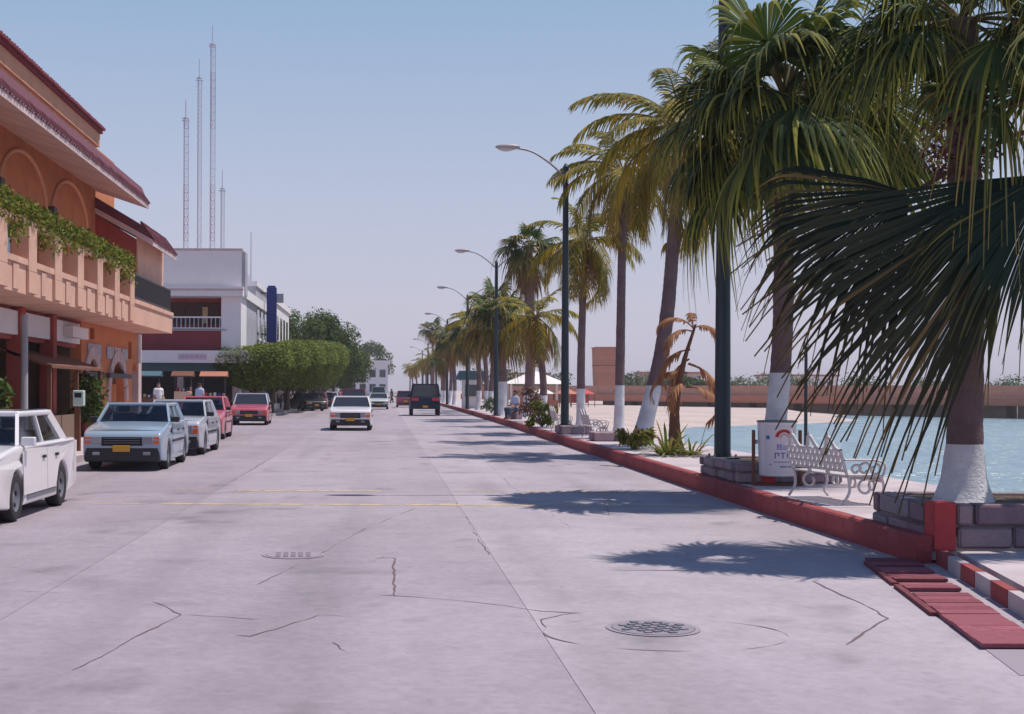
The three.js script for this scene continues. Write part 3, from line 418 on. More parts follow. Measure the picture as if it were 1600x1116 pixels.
{ // radio masts
  const mast = (x, d, h, w, red, label) => {
    const t = thing('radio_mast', label, 'mast', [x, 0, -d], 0.3, 'radio masts behind the corner building'); const c = [0, 1, 2].map((i) => [Math.cos(i * 2.094) * w * 0.58, Math.sin(i * 2.094) * w * 0.58]);
    const sect = Math.ceil(h / 4.6); for (let s = 0; s < sect; s++) { const y0 = s * 4.6, y1 = Math.min(h, y0 + 4.6), L = []; for (let i = 0; i < 3; i++) { const a = c[i], b = c[(i + 1) % 3]; L.push(bar(V(a[0], y0, a[1]), V(a[0], y1, a[1]), 0.04, 0.04, V(1, 0, 0))); for (let y = y0; y < y1 - 0.3; y += 0.66) { L.push(bar(V(a[0], y, a[1]), V(b[0], y, b[1]), 0.032, 0.032)); L.push(bar(V(a[0], y, a[1]), V(b[0], Math.min(y1, y + 0.66), b[1]), 0.026, 0.026)); } } mesh('lattice_section', join(L), red && s % 2 ? M.mastRed : M.mast, t); }
    mesh('aerial', new THREE.CylinderGeometry(0.03, 0.04, 1.6, 6).translate(0, h + 0.8, 0), M.mast, t); mesh('aerial_arm', bx(-0.3, 0.3, h - 0.2, h - 0.13, 0.03, -0.03), M.mast, t); mesh('top_plate', new THREE.CylinderGeometry(w * 0.7, w * 0.7, 0.06, 12).translate(0, h + 0.03, 0), M.mast, t);
  };
  mast(-14.15, 110, 29.8, 0.42, true, 'tallest red and white lattice mast with banded sections'); mast(-15.3, 110.6, 27.2, 0.34, false, 'plain pale lattice mast with a small top arm'); mast(-16.35, 110.2, 23.8, 0.40, true, 'shorter red and white lattice mast at the edge of the cluster'); mast(-13.45, 111.2, 18.2, 0.30, false, 'lowest thin mast of the radio cluster');
  const t = thing('whip_aerial', 'single thin whip aerial on the grey block roof', 'aerial', [-9.3, 8.41, -92.6 - 1]); mesh('rod', new THREE.CylinderGeometry(0.03, 0.06, 4.2, 8).translate(0, 2.1, 0), M.mast, t); mesh('foot', new THREE.CylinderGeometry(0.16, 0.2, 0.15, 10).translate(0, 0.075, 0), M.grey, t);
}

// ---------------------------------------------------------------- clipped and free trees on the left pavement
function limb(a, b, r0, r1) { const d = b.clone().sub(a), L = d.length(), g = new THREE.CylinderGeometry(r1, r0, L, 8, 1, true); g.translate(0, L / 2, 0); g.applyQuaternion(new THREE.Quaternion().setFromUnitVectors(V(0, 1, 0), d.normalize())); g.translate(a.x, a.y, a.z); return g; }
function clipped(x, d, w, y0, y1, len, n, label) {
  const t = thing('clipped_tree', label, 'tree', [x, 0.15, -d], 0, 'clipped street trees'); const L = [limb(V(0, 0, 0), V(0.05, y0 + 0.2, 0), 0.22, 0.17)]; for (let i = 0; i < 6; i++) { const a = i * 1.047; L.push(limb(V(0.05, y0 - 0.3, 0), V(Math.cos(a) * w * 0.35, y0 + 0.7, Math.sin(a) * len * 0.35), 0.1, 0.05)); } mesh('trunk', join(L), M.bark, t);
  const o = V(), g = leafMass(n, (p) => { // rounded box shell
    const hy = (y1 - y0) / 2, cy = (y0 + y1) / 2; let ux, uy, uz; for (;;) { ux = rr(-1, 1); uy = rr(-1, 1); uz = rr(-1, 1); const q = Math.pow(Math.abs(ux), 4.5) + Math.pow(Math.abs(uy), 4.5) + Math.pow(Math.abs(uz), 5), lump = 0.96 + 0.09 * fbm(ux * 3 + uz * 2 + d, uy * 3 + uz, 3); if (q < lump && (q > lump * 0.5 || rnd() < 0.15)) break; }
    o.set(ux / w, uy * 1.2 / hy, uz / len).normalize(); const nar = lerp(0.58, 1, clamp((uy + 1) / 1.15, 0, 1)); p.set(ux * w / 2 * nar, cy + uy * hy, uz * len / 2 * lerp(0.9, 1, nar)); o.y += (1 - nar) * -1.2; return o.normalize(); }, 0.17, [[0.085, 0.125, 0.018], [0.13, 0.165, 0.02], [0.18, 0.20, 0.025], [0.06, 0.095, 0.018]], 1.8); mesh('crown', g, M.leaf, t);
}
clipped(-7.5, 78.0, 4.4, 1.55, 3.95, 8.4, 26000, 'flat topped clipped tree at the corner building, front of its row');
clipped(-7.3, 86.6, 5.0, 1.55, 4.4, 9.4, 26000, 'flat topped clipped tree below the blue vertical sign');
clipped(-7.0, 96.5, 5.6, 1.6, 4.85, 10.6, 26000, 'clipped tree beside the grey white shop building');
clipped(-6.8, 108, 6.2, 1.6, 5.4, 12, 24000, 'clipped tree at the far end of the grey white shop building');
clipped(-6.4, 123, 6.4, 1.7, 5.9, 15, 22000, 'rounded clipped tree beyond the flat topped row');
function broadTree(x, d, h, rx, y0, n, label, size = 0.3, tones = GREEN) {
  const t = thing('leafy_tree', label, 'tree', [x, 0, -d]); const L = [limb(V(0, 0, 0), V(0.1, y0 + 0.5, 0), 0.3, 0.22)], balls = []; for (let i = 0; i < 16; i++) { const a = rr(0, 6.28), r = Math.sqrt(rnd()) * rx * 0.72, y = lerp(y0 + 0.8, h - 1.1, rnd()), k = Math.sqrt(Math.max(0.1, 1 - Math.pow((y - (y0 + h) / 2) / ((h - y0) / 2), 2))); const b = V(Math.cos(a) * r * k, y, Math.sin(a) * r * k); balls.push([b, rr(0.8, 1.25) * rx * 0.30]); if (i < 9) L.push(limb(V(0.1, y0 + rr(-0.3, 0.5), 0), b, 0.12, 0.03)); } mesh('trunk', join(L), M.bark, t);
  const o = V(); mesh('crown', leafMass(n, (p) => { const [b, r] = balls[Math.floor(rnd() * balls.length)]; o.set(rr(-1, 1), rr(-1, 1), rr(-1, 1)).normalize(); p.copy(b).addScaledVector(o, r * Math.pow(rnd(), 0.4)); return o; }, size, tones), M.leaf, t);
}
broadTree(-7.4, 142, 9.6, 6.2, 2.0, 26000, 'tall rounded leafy tree rising behind the clipped trees'); broadTree(-6.4, 168, 9.4, 4.6, 1.6, 14000, 'leafy tree further along, beyond the tall rounded one'); broadTree(-6.0, 205, 8.6, 4.6, 1.4, 10000, 'small far leafy tree where the street narrows', 0.36); broadTree(-3, 372, 15.5, 7, 3, 5000, 'hazy tree above the far pale building', 0.7);

// ---------------------------------------------------------------- palms
// a fan blade: pleated segments from the hub, joined inside, free and drooping outside
function fanBlade(hub, T, N, R, { n = 30, spread = 2.3, fuse = 0.5, droop = 0.35, dry = 0.25, tone = [0.045, 0.085, 0.028], tipTone = [0.30, 0.20, 0.06], cup = 0.15 } = {}) {
  const pos = [], col = [], idx = []; T = T.clone().normalize(); const S = V().crossVectors(N, T).normalize(); N = V().crossVectors(T, S).normalize();
  const st = [0.02, 0.25, fuse, lerp(fuse, 1, 0.25), lerp(fuse, 1, 0.5), lerp(fuse, 1, 0.75), 1], da = (2 * spread) / n, D = V(), Sd = V(), p = V();
  for (let i = 0; i < n; i++) {
    const a = -spread + da * (i + 0.5) + rr(-0.15, 0.15) * da, L = R * (0.80 + 0.20 * Math.cos(a)) * rr(0.88, 1.05), k = rr(0.75, 1.3), yel = rr(0, 1) < dry ? rr(0.3, 1) : rr(0, 0.06), dr = droop * rr(0.6, 1.5), tw = rr(-0.25, 0.25);
    D.copy(T).multiplyScalar(Math.cos(a)).addScaledVector(S, Math.sin(a)).addScaledVector(N, -cup * Math.abs(Math.sin(a))).normalize(); Sd.copy(T).multiplyScalar(-Math.sin(a)).addScaledVector(S, Math.cos(a));
    const o0 = pos.length / 3;
    st.forEach((s, j) => {
      const f = s <= fuse ? 1 : 1 - (s - fuse) / (1 - fuse), w = Math.max(0.0025 * R, s <= fuse ? s * L * da * 0.52 : fuse * L * da * 0.52 * (0.04 + 0.96 * f)), q = Math.max(0, s - fuse * 0.6), fall = dr * q * q * L * 2.2, side = tw * Math.max(0, s - fuse) * L * 0.5, curl = Math.pow(Math.max(0, s - fuse) / (1 - fuse), 2.2) * (1 - fuse) * L * dr * 1.1;
      p.copy(hub).addScaledVector(D, s * L).addScaledVector(Sd, side); p.y -= fall + curl; p.addScaledVector(D, -curl * 0.35); const lift = w * 0.55;
      for (const b of [-1, 0, 1]) { pos.push(p.x + Sd.x * w * b + (b ? 0 : N.x * lift), p.y + Sd.y * w * b + (b ? 0 : N.y * lift), p.z + Sd.z * w * b + (b ? 0 : N.z * lift)); const m = clamp(yel * (0.25 + s) + (s > 0.86 ? 0.5 : s > 0.7 ? 0.12 : 0), 0, 1); for (let c = 0; c < 3; c++) col.push(lerp(tone[c], tipTone[c], m) * k); }
      if (j) { const o = o0 + j * 3; for (const b of [0, 1]) idx.push(o - 3 + b, o - 2 + b, o + b, o - 2 + b, o + 1 + b, o + b); }
    });
  }
  const g = new THREE.BufferGeometry(); g.setAttribute('position', new THREE.Float32BufferAttribute(pos, 3)); g.setAttribute('color', new THREE.Float32BufferAttribute(col, 3)); g.setIndex(idx); g.computeVertexNormals(); return g;
}
function stalk(pts, r0, r1, tone, seg = 8) { const g = new THREE.TubeGeometry(new THREE.CatmullRomCurve3(pts), seg, 1, 5, false), P = g.attributes.position, C = new THREE.CatmullRomCurve3(pts), c = V(), v = V(), col = []; for (let i = 0; i < P.count; i++) { const k = Math.floor(i / 6) / seg; C.getPointAt(clamp(k, 0, 1), c); v.fromBufferAttribute(P, i).sub(c).multiplyScalar(lerp(r0, r1, k)).add(c); P.setXYZ(i, v.x, v.y, v.z); col.push(...tone); } g.setAttribute('color', new THREE.Float32BufferAttribute(col, 3)); g.deleteAttribute('uv'); g.computeVertexNormals(); return g; }
const mergeC = (list) => mergeGeometries(list.map((g) => { const q = g.index ? g.toNonIndexed() : g; for (const k of Object.keys(q.attributes)) if (!['position', 'normal', 'color'].includes(k)) q.deleteAttribute(k); return q; }));
// a whole fan leaf at azimuth 0, rising at angle e
function fanLeaf(e, pet, R, o = {}) {
  const sag = o.sag ?? 0.16, P = (t) => V(Math.cos(e) * pet * t, Math.sin(e) * pet * t - sag * t * t * pet, 0), pts = [0, 0.33, 0.66, 1].map(P), T = P(1).sub(P(0.9)).normalize(), N = V(-T.y, T.x, 0); if (o.roll) N.applyAxisAngle(T, o.roll);
  return mergeC([stalk(pts, 0.028 * (o.thick ?? 1), 0.016 * (o.thick ?? 1), o.stalkTone ?? [0.16, 0.12, 0.05]), fanBlade(pts[3], T, N, R, o)]);
}
// a feather leaf at azimuth 0: arching rib with hanging leaflets
function featherLeaf(e, L, o = {}) {
  const bend = o.bend ?? 1.5, n = o.n ?? 30, tone = o.tone ?? [0.09, 0.13, 0.03], dryTone = o.dryTone ?? [0.42, 0.27, 0.05], dry = o.dry ?? 0.2, N = 12, pts = []; let a = e, x = 0, y = 0; for (let i = 0; i <= N; i++) { pts.push(V(x, y, 0)); x += Math.cos(a) * L / N; y += Math.sin(a) * L / N; a -= bend / N * (0.5 + i / N); }
  const C = new THREE.CatmullRomCurve3(pts), pos = [], col = [], idx = [], c = V(), t = V(), D = V(), Wd = V();
  for (let i = 0; i < n; i++) for (const s of [-1, 1]) {
    const u = lerp(0.14, 0.99, (i + rr(-0.3, 0.3) + 0.5) / n); C.getPointAt(clamp(u, 0, 1), c); C.getTangentAt(clamp(u, 0, 1), t); const len = L * 0.27 * Math.pow(Math.sin(Math.PI * clamp(u * 0.86 + 0.12, 0, 1)), 0.55) * rr(0.8, 1.15), w = (o.w ?? 0.035) * rr(0.8, 1.2), k = rr(0.7, 1.25), yel = rnd() < dry ? rr(0.4, 1) : rr(0, 0.2), hang = (o.hang ?? 0.9) * rr(0.7, 1.2);
    D.set(t.x * 0.75, t.y * 0.75 + 0.12, s * 0.8).normalize(); Wd.set(t.x, t.y, 0).multiplyScalar(0.9); const o0 = pos.length / 3;
    for (let j = 0; j <= 3; j++) { const q = j / 3, ww = w * (j === 3 ? 0.08 : j === 0 ? 0.6 : 1 - 0.35 * q); const px = c.x + D.x * len * q * (1 - 0.25 * hang * q), py = c.y + D.y * len * q - hang * len * q * q * 0.8, pz = c.z + D.z * len * q * (1 - 0.35 * hang * q); for (const b of [-1, 1]) { pos.push(px + Wd.x * ww * b, py + Wd.y * ww * b, pz); for (let m = 0; m < 3; m++) col.push(lerp(tone[m], dryTone[m], clamp(yel + q * 0.15, 0, 1)) * k); } if (j) { const o1 = o0 + j * 2; idx.push(o1 - 2, o1 - 1, o1, o1 - 1, o1 + 1, o1); } }
  }
  const g = new THREE.BufferGeometry(); g.setAttribute('position', new THREE.Float32BufferAttribute(pos, 3)); g.setAttribute('color', new THREE.Float32BufferAttribute(col, 3)); g.setIndex(idx); g.computeVertexNormals();
  return mergeC([stalk(pts.filter((_, i) => i % 2 === 0), 0.035, 0.006, o.ribTone ?? [0.30, 0.22, 0.07], 14), g]);
}
function trunkGeo(pts, r0, r1, flare, t0, t1, rings) { // part of a stem between t0 and t1 of its curve, ringed with leaf scars
  const C = new THREE.CatmullRomCurve3(pts), L = C.getLength(), seg = Math.max(6, Math.ceil(L * (t1 - t0) / 0.07)), rad = 18, pos = [], uv = [], idx = [], c = V();
  for (let i = 0; i <= seg; i++) { const t = lerp(t0, t1, i / seg); C.getPointAt(clamp(t, 0, 1), c); const h = t * L; for (let j = 0; j <= rad; j++) { const a = j / rad * Math.PI * 2, r = (lerp(r0, r1, Math.pow(t, 0.7)) + flare * Math.exp(-h / 0.24)) * (1 + rings * (((h * 9 + 0.25 * Math.sin(a * 2)) % 1) - 0.5) + 0.10 * (fbm(a * 2 + pts[0].x, h * 3, 3) - 0.5)); pos.push(c.x + Math.cos(a) * r, c.y, c.z + Math.sin(a) * r); uv.push(j / rad * 1.2, h); if (i && j) { const o = i * (rad + 1) + j, b = o - rad - 1; idx.push(b - 1, o - 1, o, b - 1, o, b); } } }
  const g = new THREE.BufferGeometry(); g.setAttribute('position', new THREE.Float32BufferAttribute(pos, 3)); g.setAttribute('uv', new THREE.Float32BufferAttribute(uv, 2)); g.setIndex(idx); g.computeVertexNormals(); return g;
}
const bank = {}; const bankOf = (k, f) => bank[k] ??= f();
const ELEV = [1.25, 0.8, 0.4, 0.0, -0.45, -0.95];
function fanCrown(parent, center, count, pet, R, kind, lo = 0, hi = 5) {
  const c = group('crown', parent); c.position.copy(center);
  for (let i = 0; i < count; i++) { const q = lerp(lo, hi, Math.pow((i + 0.5) / count, 0.9)), k = clamp(Math.round(q + rr(-0.3, 0.3)), 0, 5), v = i % 2, old = k >= 4; const g = bankOf(`fan${kind}${k}${v}`, () => fanLeaf(ELEV[k] + (v ? 0.12 : -0.1), 1, kind === 'near' ? 1.25 : 1.15, { n: kind === 'near' ? 44 : kind === 'big' ? 40 : 24, spread: 2.2, fuse: kind === 'big' ? 0.58 : 0.5, droop: 0.22 + 0.07 * k, dry: kind !== 'mid' ? 0.34 : old ? 0.65 : 0.22, tone: kind !== 'mid' ? (k < 2 ? [0.06, 0.10, 0.022] : [0.034, 0.062, 0.02]) : old ? [0.11, 0.10, 0.03] : k < 2 ? [0.055, 0.10, 0.024] : [0.04, 0.07, 0.022], tipTone: kind !== 'mid' ? [0.33, 0.30, 0.05] : [0.33, 0.21, 0.06], roll: v ? 0.35 : -0.3 })); const m = mesh('palm_leaf', g, kind !== 'mid' ? M.leafThin : M.leaf, c); m.rotation.y = i * 2.39996 + rr(-0.35, 0.35); m.scale.setScalar(pet * rr(0.74, 1.2)); m.scale.multiplyScalar(R); }
  return c;
}
function featherCrown(parent, center, count, L, kind, gold = 0.3) {
  const c = group('crown', parent); c.position.copy(center);
  for (let i = 0; i < count; i++) { const q = Math.pow((i + 0.5) / count, 0.85) * 5, k = clamp(Math.round(q + rr(-0.3, 0.3)), 0, 5), v = i % 2; const old = k === 5 || (k === 4 && rnd() < gold); const g = bankOf(`fea${kind}${k}${v}${old}`, () => featherLeaf(ELEV[k] + (v ? 0.1 : -0.08), 3, { bend: 1.35 + 0.12 * k, n: kind === 'near' ? 44 : 30, w: kind === 'near' ? 0.034 : 0.05, hang: 0.55 + 0.13 * k, dry: old ? 0.8 : 0.22 + 0.09 * k, tone: old ? [0.24, 0.16, 0.045] : k < 2 ? [0.065, 0.105, 0.025] : [0.13, 0.15, 0.03], dryTone: v ? [0.56, 0.38, 0.035] : [0.42, 0.27, 0.05] })); const m = mesh('palm_leaf', g, M.leafThin, c); m.rotation.y = i * 2.39996 + rr(-0.25, 0.25); m.scale.setScalar(L / 3 * rr(0.88, 1.1)); }
  return c;
}
function palm(name, label, base, top, { r0 = 0.17, r1 = 0.12, flare = 0.1, white = 1.2, bow = 0.12, skirt = 0, type = 'feather', count = 24, size = 2.6, kind = 'mid', lo, hi } = {}) {
  const t = thing(name, label, 'palm tree', base, 0, 'palms along the promenade'), up = V(top[0] - base[0], top[1] - base[1], top[2] - base[2]), H = up.length(), pts = [V(0, -0.08, 0), up.clone().multiplyScalar(0.33).add(V(bow, 0, 0)), up.clone().multiplyScalar(0.68).add(V(bow * 0.6, 0, 0)), up.clone()];
  if (white) mesh('whitewashed_base', trunkGeo(pts, r0 * 1.02, r1, flare, 0, white / H, 0.035), M.wash, t); mesh('trunk', trunkGeo(pts, r0, r1, flare, white / H, 1, 0.06), M.trunk, t);
  if (skirt) { const s = group('dead_leaf_skirt', t); s.position.copy(up); for (let i = 0; i < skirt; i++) { const v = i % 3, g = bankOf('skirt' + v, () => fanLeaf(-1.25 - 0.1 * v, 0.9, 1.0, { n: 18, spread: 1.3, droop: 0.5, dry: 1, tone: [0.20, 0.10, 0.06], tipTone: [0.30, 0.17, 0.09], stalkTone: [0.2, 0.1, 0.06] })); const m = mesh('dead_leaf', g, M.leaf, s); m.rotation.y = i * 2.39996; m.position.y = -rr(0, 0.7); m.scale.setScalar(rr(0.7, 1.0)); } }
  if (type !== 'fan') { const s = group('dead_leaf_skirt', t); s.position.copy(up); for (let i = 0; i < 4; i++) { const v = i % 2, g = bankOf('dead' + v, () => featherLeaf(-0.75 - 0.35 * v, 2.2, { bend: 1.1, n: 22, w: 0.055, hang: 1.1, dry: 1, tone: [0.2, 0.11, 0.06], dryTone: [0.30, 0.17, 0.085], ribTone: [0.26, 0.15, 0.08] })); const m = mesh('dead_leaf', g, M.leafThin, s); m.rotation.y = i * 2.39996 + rr(0, 0.6); m.position.y = -rr(0, 0.3); m.scale.setScalar(rr(0.75, 1.05) * size / 2.6); } }
  const c = type === 'fan' ? fanCrown(t, up, count, 1, size, kind, lo, hi) : featherCrown(t, up, count, size, kind); return [t, c, up];
}
{ // the near fan palm rising from the stone planter
  const [t, c, up] = palm('fan_palm', 'thick fan palm with whitewashed foot in the near stone planter', [5.73, 0.5, -13.3], [5.72, 5.3, -13.35], { r0: 0.165, r1: 0.15, flare: 0.2, white: 0.66, bow: 0.05, type: 'fan', count: 26, size: 0.68, kind: 'near', lo: 0, hi: 4.2 });
  mesh('flower_cluster', leafMass(1100, (p) => { const a = rr(0, 6.28), y = rr(-1.6, -0.75), r = 0.26 * Math.sqrt(rnd()) * (0.5 + Math.sin((y + 1.75) * 2.9)); p.set(-0.05 + Math.cos(a) * r, y, 0.12 + Math.sin(a) * r); }, 0.07, [[0.16, 0.06, 0.07], [0.22, 0.08, 0.09], [0.12, 0.05, 0.07], [0.26, 0.14, 0.06]]), M.leaf, t).position.copy(up);
}
{ // its neighbour, just outside the picture, whose great leaves hang into it
  const base = V(7.35, 0.5, -13.2), up = V(0, 3.75, 0), t = thing('fan_palm', 'low fan palm whose huge dark leaves hang over the near planter', 'palm tree', base.toArray(), 0, 'palms along the promenade');
  mesh('whitewashed_base', trunkGeo([V(0, -0.08, 0), V(0, 1.5, 0), up], 0.2, 0.17, 0.12, 0, 0.28, 0.03), M.wash, t); mesh('trunk', trunkGeo([V(0, -0.08, 0), V(0, 1.5, 0), up], 0.19, 0.17, 0.12, 0.28, 1, 0.06), M.trunk, t);
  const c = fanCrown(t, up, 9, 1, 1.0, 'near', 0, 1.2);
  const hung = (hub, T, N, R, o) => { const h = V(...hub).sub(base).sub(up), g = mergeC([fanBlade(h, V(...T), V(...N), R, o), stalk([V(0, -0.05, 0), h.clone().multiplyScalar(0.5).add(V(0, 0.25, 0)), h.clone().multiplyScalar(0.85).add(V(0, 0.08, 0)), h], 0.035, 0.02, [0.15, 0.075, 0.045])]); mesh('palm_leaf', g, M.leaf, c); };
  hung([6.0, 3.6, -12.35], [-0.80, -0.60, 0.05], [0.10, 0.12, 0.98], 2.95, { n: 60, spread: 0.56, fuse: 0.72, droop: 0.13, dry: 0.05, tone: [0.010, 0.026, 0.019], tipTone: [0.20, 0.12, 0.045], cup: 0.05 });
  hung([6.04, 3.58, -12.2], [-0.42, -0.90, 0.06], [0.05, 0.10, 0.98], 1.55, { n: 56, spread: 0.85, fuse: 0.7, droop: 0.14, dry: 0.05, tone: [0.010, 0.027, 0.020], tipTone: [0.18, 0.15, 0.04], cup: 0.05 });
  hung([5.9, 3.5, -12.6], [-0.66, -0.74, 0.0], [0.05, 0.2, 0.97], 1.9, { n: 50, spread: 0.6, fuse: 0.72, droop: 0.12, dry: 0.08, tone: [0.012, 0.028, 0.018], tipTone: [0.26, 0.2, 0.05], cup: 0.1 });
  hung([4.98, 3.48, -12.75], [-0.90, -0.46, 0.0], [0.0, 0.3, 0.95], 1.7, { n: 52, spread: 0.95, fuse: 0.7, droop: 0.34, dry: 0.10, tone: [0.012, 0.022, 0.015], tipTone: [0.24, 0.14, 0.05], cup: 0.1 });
  hung([5.95, 4.35, -13.0], [-0.9, 0.25, 0.3], [0.3, 0.8, 0.5], 1.5, { n: 40, spread: 1.6, fuse: 0.45, droop: 0.35, dry: 0.3, tone: [0.06, 0.10, 0.03] });
  hung([6.35, 4.75, -12.6], [-0.5, 0.5, 0.4], [0.3, 0.5, 0.8], 1.4, { n: 40, spread: 1.6, fuse: 0.45, droop: 0.35, dry: 0.3, tone: [0.06, 0.10, 0.03] });
}
palm('fan_palm', 'dense dark fan palm with whitewashed foot behind the litter bin', [5.85, 0.45, -20.3], [6.0, 6.0, -20.2], { r0: 0.16, r1: 0.14, white: 1.5, type: 'fan', size: 1.12, count: 46, kind: 'big', bow: 0.1, lo: 0, hi: 4.6 })[1].rotation.z = 0.2;
palm('coconut_palm', 'leaning palm with broad white flared foot by the flowering shrub', [6.28, 0.3, -33], [7.35, 8.1, -33.3], { r0: 0.21, r1: 0.14, flare: 0.22, white: 1.55, size: 3.0, count: 32, bow: 0.25, kind: 'near' });
palm('coconut_palm', 'tall slim straight palm before the brick tower across the bay', [7.35, 0.25, -42], [7.45, 8.5, -42], { r0: 0.16, r1: 0.12, white: 1.6, size: 2.7, count: 26, bow: 0.0 });
palm('coconut_palm', 'slim palm beside the second lamp post', [7.4, 0.25, -50.4], [7.45, 7.2, -50], { r0: 0.17, r1: 0.12, white: 1.5, size: 2.6, count: 24, bow: -0.05 });
palm('fan_palm', 'tall fan palm with reddish dead leaf skirt', [7.5, 0.25, -70], [7.5, 9.1, -70], { r0: 0.28, r1: 0.22, white: 1.5, type: 'fan', count: 26, size: 0.95, skirt: 26 });
palm('fan_palm', 'fan palm with white foot next to the third lamp post', [6.45, 0.25, -74], [6.3, 5.6, -74], { r0: 0.3, r1: 0.22, white: 1.9, type: 'fan', count: 26, size: 1.1, skirt: 18 });
palm('coconut_palm', 'drooping golden palm before the blue roofed kiosk', [7.1, 0.25, -60], [6.8, 4.9, -60], { r0: 0.18, r1: 0.13, white: 1.2, size: 2.5, count: 22 });
const farPalms = [['fan', 6.9, 88, 7.3], ['feather', 6.6, 94, 6.2], ['feather', 7.6, 100, 6.6], ['fan', 6.7, 108, 6.4], ['feather', 7.4, 118, 6.0], ['fan', 6.7, 128, 6.5], ['feather', 6.8, 140, 6.6], ['fan', 6.7, 150, 5.4], ['feather', 7.0, 164, 6.2], ['fan', 6.8, 188, 10.4], ['feather', 7.0, 200, 6.4], ['feather', 6.8, 222, 6.2], ['feather', 6.9, 246, 6.6], ['feather', 6.6, 270, 6.2], ['feather', 6.4, 300, 6.6], ['feather', 6.2, 330, 7]];
farPalms.forEach(([ty, x, d, h]) => palm(ty === 'fan' ? 'fan_palm' : 'coconut_palm', h > 9 ? 'very tall fan palm with round head far down the promenade' : ty === 'fan' ? 'fan palm with round head in the far promenade row' : 'feathery palm in the far promenade row', [x, 0.25, -d], [x + rr(-0.3, 0.3), h, -d], { r0: 0.2, r1: 0.15, white: 1.4, type: ty, count: 22, size: ty === 'fan' ? 1.0 : 2.4, skirt: ty === 'fan' ? 14 : 0, kind: 'mid' }));
{ // the dead brown plant
  const t = thing('dead_palm', 'dead brown palm stump with hanging dry leaves by the shrub', 'palm tree', [6.3, 0.3, -29]); const pts = [V(0, -0.05, 0), V(-0.02, 0.9, 0), V(0.16, 1.9, 0), V(0.42, 2.75, 0)]; mesh('trunk', trunkGeo(pts, 0.16, 0.025, 0.05, 0, 1, 0.12), std(0.27, 0.125, 0.075, 0.95, { map: rep(blotch, 1.2), bumpMap: rep(lumps, 2), bumpScale: 0.03 }), t);
  const c = group('dry_leaves', t); [[2.2, -0.6, 3.3, 0.62], [1.7, -0.3, 3.0, 0.6], [1.9, -0.8, 0.2, 0.85], [1.4, -0.5, -0.5, 0.75], [2.0, -0.9, 2.2, 0.6], [1.5, -0.6, 3.8, 0.5], [2.68, 0.3, 2.8, 0.5], [2.66, -0.1, 0.4, 0.5], [2.7, 0.5, 4.4, 0.45], [2.6, -0.3, 3.6, 0.55]].forEach(([y, e, az, s], i) => { const g = featherLeaf(e + 0.5, 2.0, { bend: 2.6, n: 16, w: 0.075, hang: 0.9, dry: 1, tone: [0.30, 0.13, 0.07], dryTone: [0.40, 0.19, 0.09], ribTone: [0.28, 0.13, 0.07] }); const m = mesh('dry_leaf', g, M.leaf, c); m.position.set(0.05 + (y / 2.75) * 0.32, y, 0); m.rotation.y = az; m.scale.setScalar(s); });
}

// ---------------------------------------------------------------- planters, lamps, street furniture
function stoneBox(name, label, x0, x1, y0, y1, d0, d1, grp, opts = {}) { // walls of single stones round a bed of earth
  const t = thing(name, label, 'planter', [0, 0, 0], 0, grp), th = 0.2;
  mesh('core', bx(x0 + 0.03, x1 - 0.03, y0, y1 - 0.05, -(d0 + 0.03), -(d1 - 0.03)), M.mortar, t); mesh('soil', bx(x0 + th, x1 - th, y1 - 0.049, y1 - 0.03, -(d0 + th), -(d1 - th)), M.soil, t);
  const rows = opts.rows ?? 2, h = (y1 - y0) / rows;
  const tilt = (g) => { const c = g.boundingBox ?? (g.computeBoundingBox(), g.boundingBox), m = c.getCenter(V()); g.translate(-m.x, -m.y, -m.z); g.rotateX(rr(-0.03, 0.03)); g.rotateY(rr(-0.04, 0.04)); g.rotateZ(rr(-0.04, 0.04)); g.translate(m.x, m.y, m.z); return g; };
  const run = (a, b, put) => { for (let r = 0; r < rows; r++) { let u = a - (r % 2 ? 0.18 : 0); while (u < b - 0.02) { const e = u + rr(0.32, 0.55), p0 = Math.max(a, u) + 0.007, p1 = Math.min(b, e) - 0.007; if (p1 - p0 > 0.05) put(p0, p1, y0 + r * h + 0.006, y0 + (r + 1) * h - 0.006, rr(0, 0.045)); u = e; } } };
  const pick = () => M.stone[Math.floor(rnd() * 4)];
  run(x0 + (opts.red ? 0.2 : 0), x1, (a, b, c, e, o) => mesh('stone', tilt(bx(a, b, c, e, -(d0 - o), -(d0 + th), 0.035)), pick(), t));
  run(d0 + th, d1, (a, b, c, e, o) => mesh('stone', tilt(bx(x0 - o, x0 + th, c, e, -a, -b, 0.035)), pick(), t)); run(d0 + th, d1, (a, b, c, e, o) => mesh('stone', bx(x1 - th, x1 + o, c, e, -a, -b, 0.015), pick(), t)); run(x0 + th, x1 - th, (a, b, c, e, o) => mesh('stone', bx(a, b, c, e, -(d1 - th), -(d1 + o), 0.015), pick(), t));
  if (opts.red) mesh('red_end_post', bx(x0 - 0.02, x0 + 0.19, y0 - 0.02, y1 + 0.012, -(d0 - 0.03), -(d0 + th), 0.012), M.redBright, t);
  return t;
}
stoneBox('stone_planter', 'near stone planter with red painted corner post', 5.17, 9.0, 0.135, 0.56, 12.6, 14.2, 'stone planters', { red: true });
stoneBox('stone_planter', 'low stone planter round the near lamp post foot', 5.2, 6.75, 0.252, 0.56, 19.75, 22.0, 'stone planters');
stoneBox('stone_planter', 'low stone planter at the second lamp post', 5.55, 6.5, 0.252, 0.52, 42.0, 43.4, 'stone planters', { rows: 1 });
stoneBox('stone_planter', 'small stone planter near the white bench pair', 5.65, 6.4, 0.252, 0.50, 36, 37.0, 'stone planters', { rows: 1 });
